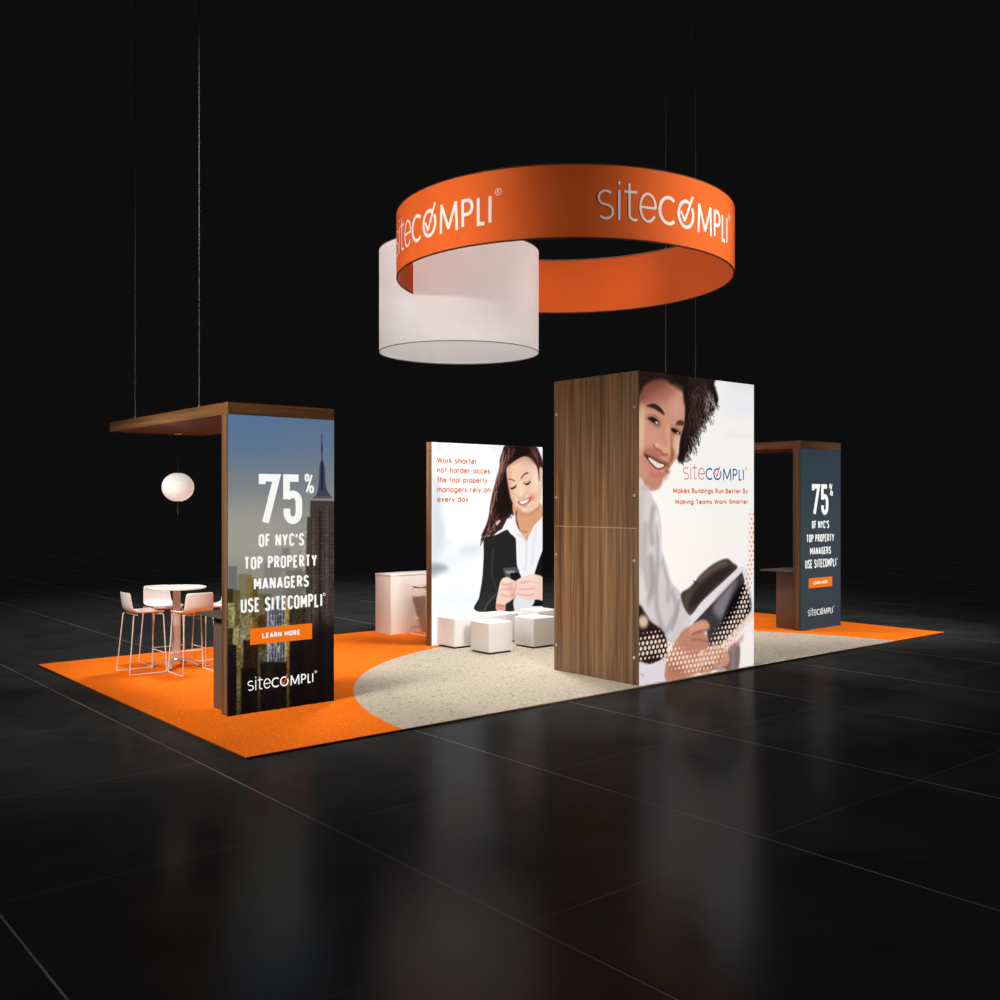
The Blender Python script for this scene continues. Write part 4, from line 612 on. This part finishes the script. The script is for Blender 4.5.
# orange carpet: the rectangle around the half circle, as a strip of quads between arc and border
def border(p):
    dx, dy = p[0] - BC[0], p[1] - BC[1]; c_ = []
    if dx > 1e-6: c_.append((PW - BC[0]) / dx)
    if dx < -1e-6: c_.append(-BC[0] / dx)
    if dy > 1e-6: c_.append((PD - BC[1]) / dy)
    t = min(c_); return (BC[0] + dx * t, BC[1] + dy * t)
om = MB(); av = list(arc); bv = [border(p) for p in av]; bv[0] = (PW, 0); bv[-1] = (0, 0)
ang = lambda p: math.atan2(p[1] - BC[1], p[0] - BC[0])
for cor in ((PW, PD), (0, PD)):
    ac = ang(cor); i = next(i for i in range(len(av) - 1) if ang(av[i]) <= ac < ang(av[i + 1])); 
    av.insert(i + 1, (BC[0] + BR * math.cos(ac), BC[1] + BR * math.sin(ac))); bv.insert(i + 1, cor)
n = len(av); vs = [(x, y, 0) for x, y in av] + [(x, y, 0) for x, y in bv] + [(x, y, -.008) for x, y in av] + [(x, y, -.008) for x, y in bv]
fs = []
for i in range(n - 1):
    fs += [(i, n + i, n + i + 1, i + 1), (2 * n + i, 2 * n + i + 1, 3 * n + i + 1, 3 * n + i), (n + i, 3 * n + i, 3 * n + i + 1, n + i + 1), (i, i + 1, 2 * n + i + 1, 2 * n + i)]
fs += [(0, 2 * n, 3 * n, n), (n - 1, 2 * n - 1, 4 * n - 1, 3 * n - 1)]
om.add(vs, fs); tag(om.build('orange_carpet', M_orange), 'bright orange carpet around the beige half-round area', 'carpet')

# ================================================================== TOWER
TX0, TX1, TY0, TY1, TH = 4.88, 7.10, .04, 1.46, 3.64
tw = thing('exhibit_tower', ((TX0 + TX1) / 2, (TY0 + TY1) / 2, 0), 'tall walnut tower with large graphic of smiling curly-haired person holding a tablet', 'display tower')
def rel(mb, o):
    mb.v = [(v[0] - o.location.x, v[1] - o.location.y, v[2] - o.location.z) for v in mb.v]; return mb
rel(MB().box(TX0 + .012, TX1 - .012, TY0 + .014, TY1 - .012, .0, TH - .01), tw).build('core', M_woodz, tw)
for z0, z1 in ((0, 1.815), (1.823, TH)):
    rel(MB().box(TX0, TX0 + .012, TY0 + .012, TY1, z0, z1, .002), tw).build('side_panel', M_woodz, tw)
    rel(MB().box(TX1 - .012, TX1, TY0 + .012, TY1, z0, z1, .002), tw).build('side_panel', M_woodz, tw)
rel(MB().box(TX0 + .012, TX1 - .012, TY1 - .012, TY1, 0, TH), tw).build('back_panel', M_woodz, tw)
rel(MB().box(TX0 + .004, TX0 + .01, TY0 + .014, TY1 - .002, 1.812, 1.826), tw).build('panel_joint', M_seam, tw)
rel(MB().box(TX0 - .003, TX0 + .012, TY0 - .002, TY0 + .0125, 0, TH + .004), tw).build('corner_trim', M_woodz, tw)
pins = [(TY1 - .05, z) for z in (.32, 1.46, 2.18, 3.22)] + [(TY0 + .055, z) for z in (.32, 1.44, 2.20, 3.22)]
for y, z in pins:
    sc = MB()
    sc.lathe([(0.001, -.004), (.016, -.003), (.019, .0), (.019, .006), (.0001, .008)], 16)
    q = sc.build('standoff_screw', M_silver, tw); q.rotation_euler = (0, R(-90), 0); q.location = (TX0 - .006 - tw.location.x, y - tw.location.y, z); q['label'] = 'round silver screw head'
M_print = printed('printed_backlit_fabric', .93)
cv = Canvas(222, 364, .8).run(MAN, 3)
gp = print_panel('graphic_panel', cv, TX0 - tw.location.x, TY0 - tw.location.y, 0, M_print, tw)
gp['label'] = 'backlit graphic of a smiling person in a grey sweater holding a tablet'
K_or = inkm('orange_ink', (226, 124, 84), .9); K_rust = inkm('rust_ink', (196, 112, 78), .9); K_blue = inkm('blue_ink', (24, 104, 168), .9)
K_white = inkm('white_ink', (252, 252, 250), .93); K_btn = inkm('orange_button_ink', (244, 116, 20), .93); K_tick = inkm('tick_ink', (226, 96, 40), .93)
cx_, cy_ = tw.location.x, tw.location.y
def put_text(name, lines, m, parent, x0, y, off=.0015):
    return ribbons(lines, lambda u, v: (x0 - parent.location.x + u, y - parent.location.y - off, v)).build(name, m, parent)
li, bo, tk = logo_lines(.798, 2.01, 2.393, .152, .013, .021)
lg = put_text('logo', li, K_rust, tw, TX0, TY0)
for nm, q, m in (('logo_capitals', bo, K_blue), ('logo_tick', tk, K_tick)):
    o = ribbons(q, lambda u, v: (TX0 - cx_ + u, TY0 - cy_ - (.0018 if m == K_blue else .0022), v)).build(nm, m, lg)
put_text('slogan_line', text_lines('Makes Buildings Run Better By', GEO, .612, 2.092, 2.226, .066, .0155), K_or, tw, TX0, TY0)
put_text('slogan_line', text_lines('Making Teams Work Smarter', GEO, .65, 2.096, 2.093, .062, .0155), K_or, tw, TX0, TY0)

# ================================================================== LIGHTBOX with the phone graphic
LX0, LX1, LY = 4.89, 7.10, 4.10
lb = thing('lightbox_wall', ((LX0 + LX1) / 2, LY + .06, 0), 'glowing white wall graphic of woman in black blazer texting', 'lightbox')
rel(MB().box(LX0, LX1, LY + .012, LY + .13, 0, 3.0), lb).build('frame', M_woodz, lb)
cv = Canvas((LX1 - LX0) * 100 - .5, 299.5, .8).run(WOMAN, 5)
gp = print_panel('graphic_panel', cv, LX0 - lb.location.x + .002, LY - lb.location.y, 0.002, M_print, lb)
gp['label'] = 'backlit graphic of a woman with long dark hair typing on a phone'
tl = []
for t_, x0, x1, z, hh in (('Work smarter', 10.9, 85.3, 268.9, 9.2), ('not harder-acces', 10.9, 111.4, 254.6, 9.2), ('the tool property', 10.9, 106.2, 240.2, 9.2), ('managers rely on', 10.9, 112.2, 225.8, 9.2), ('every day', 10.9, 69.1, 211.2, 9.2)):
    put_text('slogan_line', text_lines(t_, GEO, x0 / 100 - .01, x1 / 100, z / 100, hh / 100, .0185), K_or, lb, LX0, LY)

# ================================================================== BANNER WALLS WITH CANOPY
def banner_unit(X0, city, wlabel, clabel):
    Y = 1.56; X1 = X0 + 1.205
    t = thing('banner_wall', (X0 + .61, Y + .07, 0), wlabel, 'display wall')
    rel(MB().box(X0 - .0, X1, Y + .012, Y + .14, 0, 2.998), t).build('wall_frame', M_woodz, t)
    # canopy beams: fascia around a recessed soffit
    L = 3.43
    rel(MB().box(X0, X1, Y - .002, Y + .06, 3.0, 3.12), t).build('canopy_fascia', M_woodx, t)
    rel(MB().box(X0, X1, Y + L - .06, Y + L, 3.0, 3.12), t).build('canopy_fascia', M_woodx, t)
    for a, b in ((X0, X0 + .06), (X1 - .06, X1)): rel(MB().box(a, b, Y + .06, Y + L - .06, 3.0, 3.12), t).build('canopy_fascia', M_woody, t)
    rel(MB().box(X0 + .06, X1 - .06, Y + .06, Y + L - .06, 3.004, 3.11), t).build('canopy_soffit', M_woody, t)
    if city:
        cv = Canvas(120.5, 299.8, .7).run(CITY, 7); m = printed('printed_city_fabric', .85)
    else:
        cv = Canvas(120.5, 299.8, 3.0).run([['g', [(46, 60, 72), (50, 62, 74), (58, 68, 74), (56, 66, 74), (52, 62, 72)]], ['p', (48, 70, 68), 20, .5, 1, [-10, 0, 14, 0, 14, 300, -10, 300]], ['l', (70, 78, 88), 2, .4, 2, [70, 30, 74, 60, 80, 80]]], 7); m = printed('printed_slate_fabric', .9)
    g = print_panel('graphic_panel', cv, X0 - t.location.x, Y - t.location.y, 0.0, m, t)
    g['label'] = 'graphic of a city skyline with a tall tower' if city else 'plain dark slate blue graphic'
    F = flat_at
    hl = text_lines('75', DIN, .332, .827, 1.896, .515, .076, .1)
    put_text('headline', hl, K_white, t, X0, Y)
    put_text('percent_sign', text_lines('%', DIN, .852, .962, 2.216, .206, .022), K_white, t, X0, Y)
    for s_, a, b, z, hh in (('OF NYC\'S', 33.1, 84.6, 166.9, 13.3), ('TOP PROPERTY', 17.2, 99.9, 144.4, 13.1), ('MANAGERS', 27.8, 90.2, 123.5, 12.6), ('USE SITECOMPLI', 13.7, 106.3, 101.4, 14.6)):
        put_text('slogan_line', text_lines(s_, DIN, a / 100, b / 100, z / 100, hh / 100, .0225, .11), K_white, t, X0, Y)
    ln = [([(1.085 + .013 * math.cos(R(v)), 1.145 + .013 * math.sin(R(v))) for v in range(0, 361, 30)], .006)]
    put_text('trademark_ring', ln, K_white, t, X0, Y)
    bt = MB().box(X0 + .238 - t.location.x, X0 + .939 - t.location.x, Y - .003 - t.location.y, Y - .0005 - t.location.y, .686, .850).build('button', K_btn, t)
    b2 = ribbons(text_lines('LEARN MORE', DIN, .369, .798, .742, .053, .0125, .14), lambda u, v: (X0 - t.location.x + u, Y - t.location.y - .0045, v)).build('button_text', K_white, bt)
    li, bo, tk = logo_lines(.209, .958, .226, .103, .0105, .0145)
    lg = put_text('logo', li + bo, K_white, t, X0, Y)
    ribbons(tk, lambda u, v: (X0 - t.location.x + u, Y - t.location.y - .003, v)).build('logo_tick', K_tick if city else K_white, lg)
    # counter behind the wall
    c_ = thing('storage_counter', (X0 + .61, Y + .4, 0), clabel, 'counter', 'taupe counters behind the banner walls')
    del c_['group']
    rel(MB().box(X0 + .08, X1 - .08, Y + .142, 2.08, 0, .945, .003), c_).build('counter_base', M_counter, c_)
    rel(MB().box(X0 + .0, X1, Y + .142, 2.34, .947, .972, .004), c_).build('countertop', M_ctop, c_)
    return t, c_
banner_unit(.55, True, 'walnut canopy wall with city skyline graphic and large white 75%', 'taupe counter behind the city skyline wall beside the bar table')
banner_unit(10.49, False, 'walnut canopy wall with plain dark slate graphic and white 75%', 'taupe counter behind the dark slate wall at the right')
for (x, y, nm) in ((.585, 4.2, 'thin steel wire holding the outer end of the left canopy'), (.585, 2.33, 'thin steel wire above the inner end of the left canopy'), (10.53, 4.45, 'thin steel wire of the right canopy rising left above the tower'), (10.53, 3.75, 'thin steel wire of the right canopy rising right above the tower')):
    w_ = thing('hanging_wire', (x, y, 3.12), nm, 'wire', 'wires holding the canopies')
    MB().tube([(0, 0, .02), (0, 0, 9.5)], .0065 if x < 5 else .009, 6).build('cable', M_wire, w_)
    MB().lathe([(.014, 0), (.014, .02), (.006, .03)], 12).build('wire_clamp', M_wire, w_)

# ================================================================== RING SIGN
RC, RR_, RZ0, RZ1 = (6.33, 2.80), 2.435, 5.34, 6.235
rs = thing('ring_sign', (RC[0], RC[1], RZ0), 'large orange fabric ring sign with white lettering overhead', 'hanging sign')
MB().lathe([(RR_, 0), (RR_, RZ1 - RZ0), (RR_ - .02, RZ1 - RZ0), (RR_ - .02, 0)], 160, closed=True).build('fabric_band', M_ring, rs)
for z in (0, RZ1 - RZ0): MB().tube([((RR_ - .01) * math.cos(q), (RR_ - .01) * math.sin(q), z) for q in [2 * math.pi * i / 160 for i in range(160)]], .013, 8, True).build('rim', M_rim, rs)
K_ringw = mat('white_fabric_ink', (250, 240, 232), .8, .1, noise=.02)
for end in (-70.0, -154.9, -240.5, 34.0):
    Wl = 2.30; li, bo, tk = logo_lines(0, Wl, .225, .37, .029, .044)
    o = ribbons(li + bo + tk, lambda u, v: ((RR_ + .006) * math.cos(R(end) - (Wl - u) / RR_), (RR_ + .006) * math.sin(R(end) - (Wl - u) / RR_), v), .05).build('logo', K_ringw, rs)

# ================================================================== WHITE CYLINDER
CC, CR, CZ0, CZ1 = (6.35, 5.33), 1.318, 4.58, 6.245
cy = thing('cylinder_sign', (CC[0], CC[1], CZ0), 'glowing white fabric drum hanging within the orange ring', 'hanging sign')
MB().lathe([(CR, 0), (CR, CZ1 - CZ0)], 128).build('tmp', M_fabric)  # replaced below
bpy.data.objects.remove(bpy.data.objects['tmp'])
mb = MB(); N_ = 128
vs = [(CR * math.cos(2 * math.pi * j / N_), CR * math.sin(2 * math.pi * j / N_), z) for z in np.linspace(0, CZ1 - CZ0, 9) for j in range(N_)]
mb.add(vs, [(i * N_ + j, i * N_ + (j + 1) % N_, (i + 1) * N_ + (j + 1) % N_, (i + 1) * N_ + j) for i in range(8) for j in range(N_)], True)
mb.build('fabric_drum', M_fabric, cy)
MB().lathe([(.001, CZ1 - CZ0 - .01), (CR - .01, CZ1 - CZ0 - .01), (CR - .01, CZ1 - CZ0), (.001, CZ1 - CZ0)], 96).build('fabric_lid', M_fabric, cy)
for z in (0, CZ1 - CZ0): MB().tube([(CR * math.cos(q), CR * math.sin(q), z) for q in [2 * math.pi * i / 128 for i in range(128)]], .007, 8, True).build('rim', M_greyrim, cy)
for (dx, dy) in ((-.35, 0), (.35, 0), (0, .4), (0, -.4)):
    ld = bpy.data.lights.new('drum_lamp', 'POINT'); ld.energy = 6; ld.color = (1, .97, .95); ld.shadow_soft_size = .3
    lo = bpy.data.objects.new('drum_lamp', ld); COL.objects.link(lo); lo.location = (CC[0] + dx, CC[1] + dy, 5.35)

# ================================================================== OTTOMANS
def ottoman():
    t = thing('cube_ottoman', (0, 0, 0), 'x', 'ottoman', 'white cube ottomans on the beige carpet')
    MB().box(-.215, .215, -.215, .215, .022, .435, .014).build('upholstered_cube', M_vinyl, t)
    MB().box(-.19, .19, -.19, .19, 0, .022).build('base', M_dark, t)
    return t
o0 = ottoman()
for i, (x, y, lab) in enumerate(((5.19, 3.87, 'white cube ottoman at the left end, against the glowing wall'), (5.235, 3.135, 'white cube ottoman standing nearest the front'),
        (6.075, 3.155, 'white cube ottoman touching the left edge of the tower in view, in the front row'), (5.965, 3.85, 'white cube ottoman half hidden in the middle of the back row'), (6.77, 3.82, 'white cube ottoman farthest right in the back row behind the front right one'))):
    o = o0 if i == 0 else copy_tree(o0)
    o.location = (x, y, 0); o['label'] = lab

# ================================================================== RECEPTION COUNTER
rc = thing('reception_counter', (6.0, 5.73, 0), 'plain white box counter at the back behind the glowing wall', 'counter')
rel(MB().box(5.11, 7.0, 5.50, 5.95, .0, .93, .002), rc).build('counter_body', M_white, rc)
rel(MB().box(5.105, 7.005, 5.495, 5.955, .93, .955, .003), rc).build('countertop', M_white, rc)

# ================================================================== BAR TABLE
bt = thing('bar_table', (1.31, 4.74, 0), 'round white bar-height table on a silver column', 'table')
MB().lathe([(.0005, 1.008), (.35, 1.008), (.365, 1.012), (.37, 1.02), (.368, 1.027), (.36, 1.03), (.0005, 1.03)], 64).build('tabletop', M_white, bt)
MB().box(-.038, .038, -.038, .038, .09, 1.008, .006).build('column', M_post, bt)
MB().lathe([(.0005, .085), (.055, .085), (.058, .10), (.05, .115), (.0005, .115)], 24).build('hub', M_silver, bt)
for k in range(4):
    a = R(52 + 90 * k); ca, sa = math.cos(a), math.sin(a)
    f = MB(); pr_ = [(.03, .092), (.10, .098), (.17, .086), (.235, .055), (.29, .018)]
    vs = []
    for r_, z in pr_:
        w_ = .022
        for sgn, dz in ((-1, .012), (1, .012), (1, -.012), (-1, -.012)): vs.append((r_ * ca - sgn * w_ * sa, r_ * sa + sgn * w_ * ca, z + dz))
    fs = [(i * 4 + j, i * 4 + (j + 1) % 4, (i + 1) * 4 + (j + 1) % 4, (i + 1) * 4 + j) for i in range(4) for j in range(4)] + [(3, 2, 1, 0), (16, 17, 18, 19)]
    f.add(vs, fs); ft = f.build('foot', M_silver, bt)
    MB().lathe([(.018, .0), (.018, .012), (.01, .014)], 14, (.282 * ca, .282 * sa, 0)).build('glide', M_dark, ft)

# ================================================================== BAR STOOLS (front is +x)
def stool():
    t = thing('bar_stool', (0, 0, 0), 'x', 'stool', 'white bar stools with sled legs')
    # one-piece shell: seat curving up to the low back
    prof = [(.20, .728), (.215, .742), (.19, .752), (.10, .750), (0, .744), (-.10, .748), (-.165, .768), (-.198, .81), (-.213, .87), (-.222, .94), (-.232, 1.01)]
    nw = 9; top = []; 
    for i, (x, z) in enumerate(prof):
        for j in range(nw):
            v = -1 + 2 * j / (nw - 1); hw = .205 if i < 5 else .205 - .005 * (i - 4)
            lift = .022 * v ** 4 if i < 7 else 0; fwd = .03 * v * v if i >= 7 else 0
            top.append((x + fwd, v * hw, z + lift))
    m = len(prof); fs = [(i * nw + j, (i + 1) * nw + j, (i + 1) * nw + j + 1, i * nw + j + 1) for i in range(m - 1) for j in range(nw - 1)]
    mb = MB().add(top, fs, True); sh = mb.build('seat_shell', M_shell, t, auto=False)
    so_ = sh.modifiers.new('thick', 'SOLIDIFY'); so_.thickness = .012; so_.offset = 0
    sb = sh.modifiers.new('round', 'SUBSURF'); sb.levels = 1; sb.render_levels = 2
    r_ = .0068
    for sy in (-1, 1):
        y = sy * .225; yt = sy * .185
        MB().tube([(-.15, yt, .735), (-.165, yt, .725), (-.23, y, .02), (-.225, y, .0085), (-.2, y, .0085), (.2, y, .0085), (.225, y, .0085), (.23, y, .02), (.205, yt, .715), (.19, yt, .728), (.15, yt, .735)], r_, 8).build('leg_frame', M_chrome, t)
    MB().tube([(.222, -.218, .24), (.222, .218, .24)], r_, 8).build('footrest', M_chrome, t)
    MB().tube([(-.12, -.185, .732), (-.12, .185, .732)], r_, 8).build('seat_support', M_chrome, t)
    MB().tube([(.14, -.185, .730), (.14, .185, .730)], r_, 8).build('seat_support', M_chrome, t)
    return t
s0 = stool()
for i, (x, y, rz, lab) in enumerate(((.83, 4.66, 0, 'white bar stool farthest left, seen from the side facing the round table'), (1.30, 5.20, -90, 'white bar stool behind the round table, facing the camera side'),
        (1.30, 4.19, 90, 'white bar stool in front of the round table with its back turned'), (1.82, 4.72, 180, 'white bar stool at the right of the table, mostly hidden by the skyline wall'),
        (5.65, 5.20, 90, 'white bar stool at the white reception counter, partly behind the glowing wall'))):
    o = s0 if i == 0 else copy_tree(s0)
    o.location = (x, y, 0); o.rotation_euler = (0, 0, R(rz)); o['label'] = lab

# ================================================================== PENDANT LANTERN
pl = thing('pendant_lantern', (1.29, 4.65, 3.0), 'glowing round white paper lantern hanging from the left canopy', 'lamp')
M_paper = mat('lit_paper', (235, 230, 224), .8, .1, noise=.03, nscale=8, emit=(255, 250, 244), es=.40)
zc = -.69; r0 = .2; prof = []
for i in range(61):
    a = -math.pi / 2 + .27 + (math.pi - .54) * i / 60; rr = r0 * (1 - .012 * abs(math.sin(i / 60 * math.pi * 11)))
    prof.append((rr * math.cos(a), zc + .93 * rr * math.sin(a)))
n = 48; vs = [(p * math.cos(2 * math.pi * j / n), p * math.sin(2 * math.pi * j / n), z) for p, z in prof for j in range(n)]
MB().add(vs, [(i * n + j, i * n + (j + 1) % n, (i + 1) * n + (j + 1) % n, (i + 1) * n + j) for i in range(60) for j in range(n)], True).build('lamp_shade', M_paper, pl, auto=False)
for z in (prof[0][1], prof[-1][1]): MB().tube([(prof[0][0] * math.cos(q), prof[0][0] * math.sin(q), z) for q in [2 * math.pi * i / 32 for i in range(32)]], .004, 6, True).build('wire_hoop', M_wire, pl)
MB().tube([(0, 0, -.02), (0, 0, zc + .05)], .005, 6).build('cord', M_wire, pl)
MB().lathe([(.0005, 0), (.045, 0), (.045, -.012), (.03, -.022), (.0005, -.024)], 24).build('ceiling_rose', M_white, pl)
MB().tube([(0, 0, zc - .16), (0, 0, zc - .36)], .004, 6).build('pull_cord', M_wire, pl)
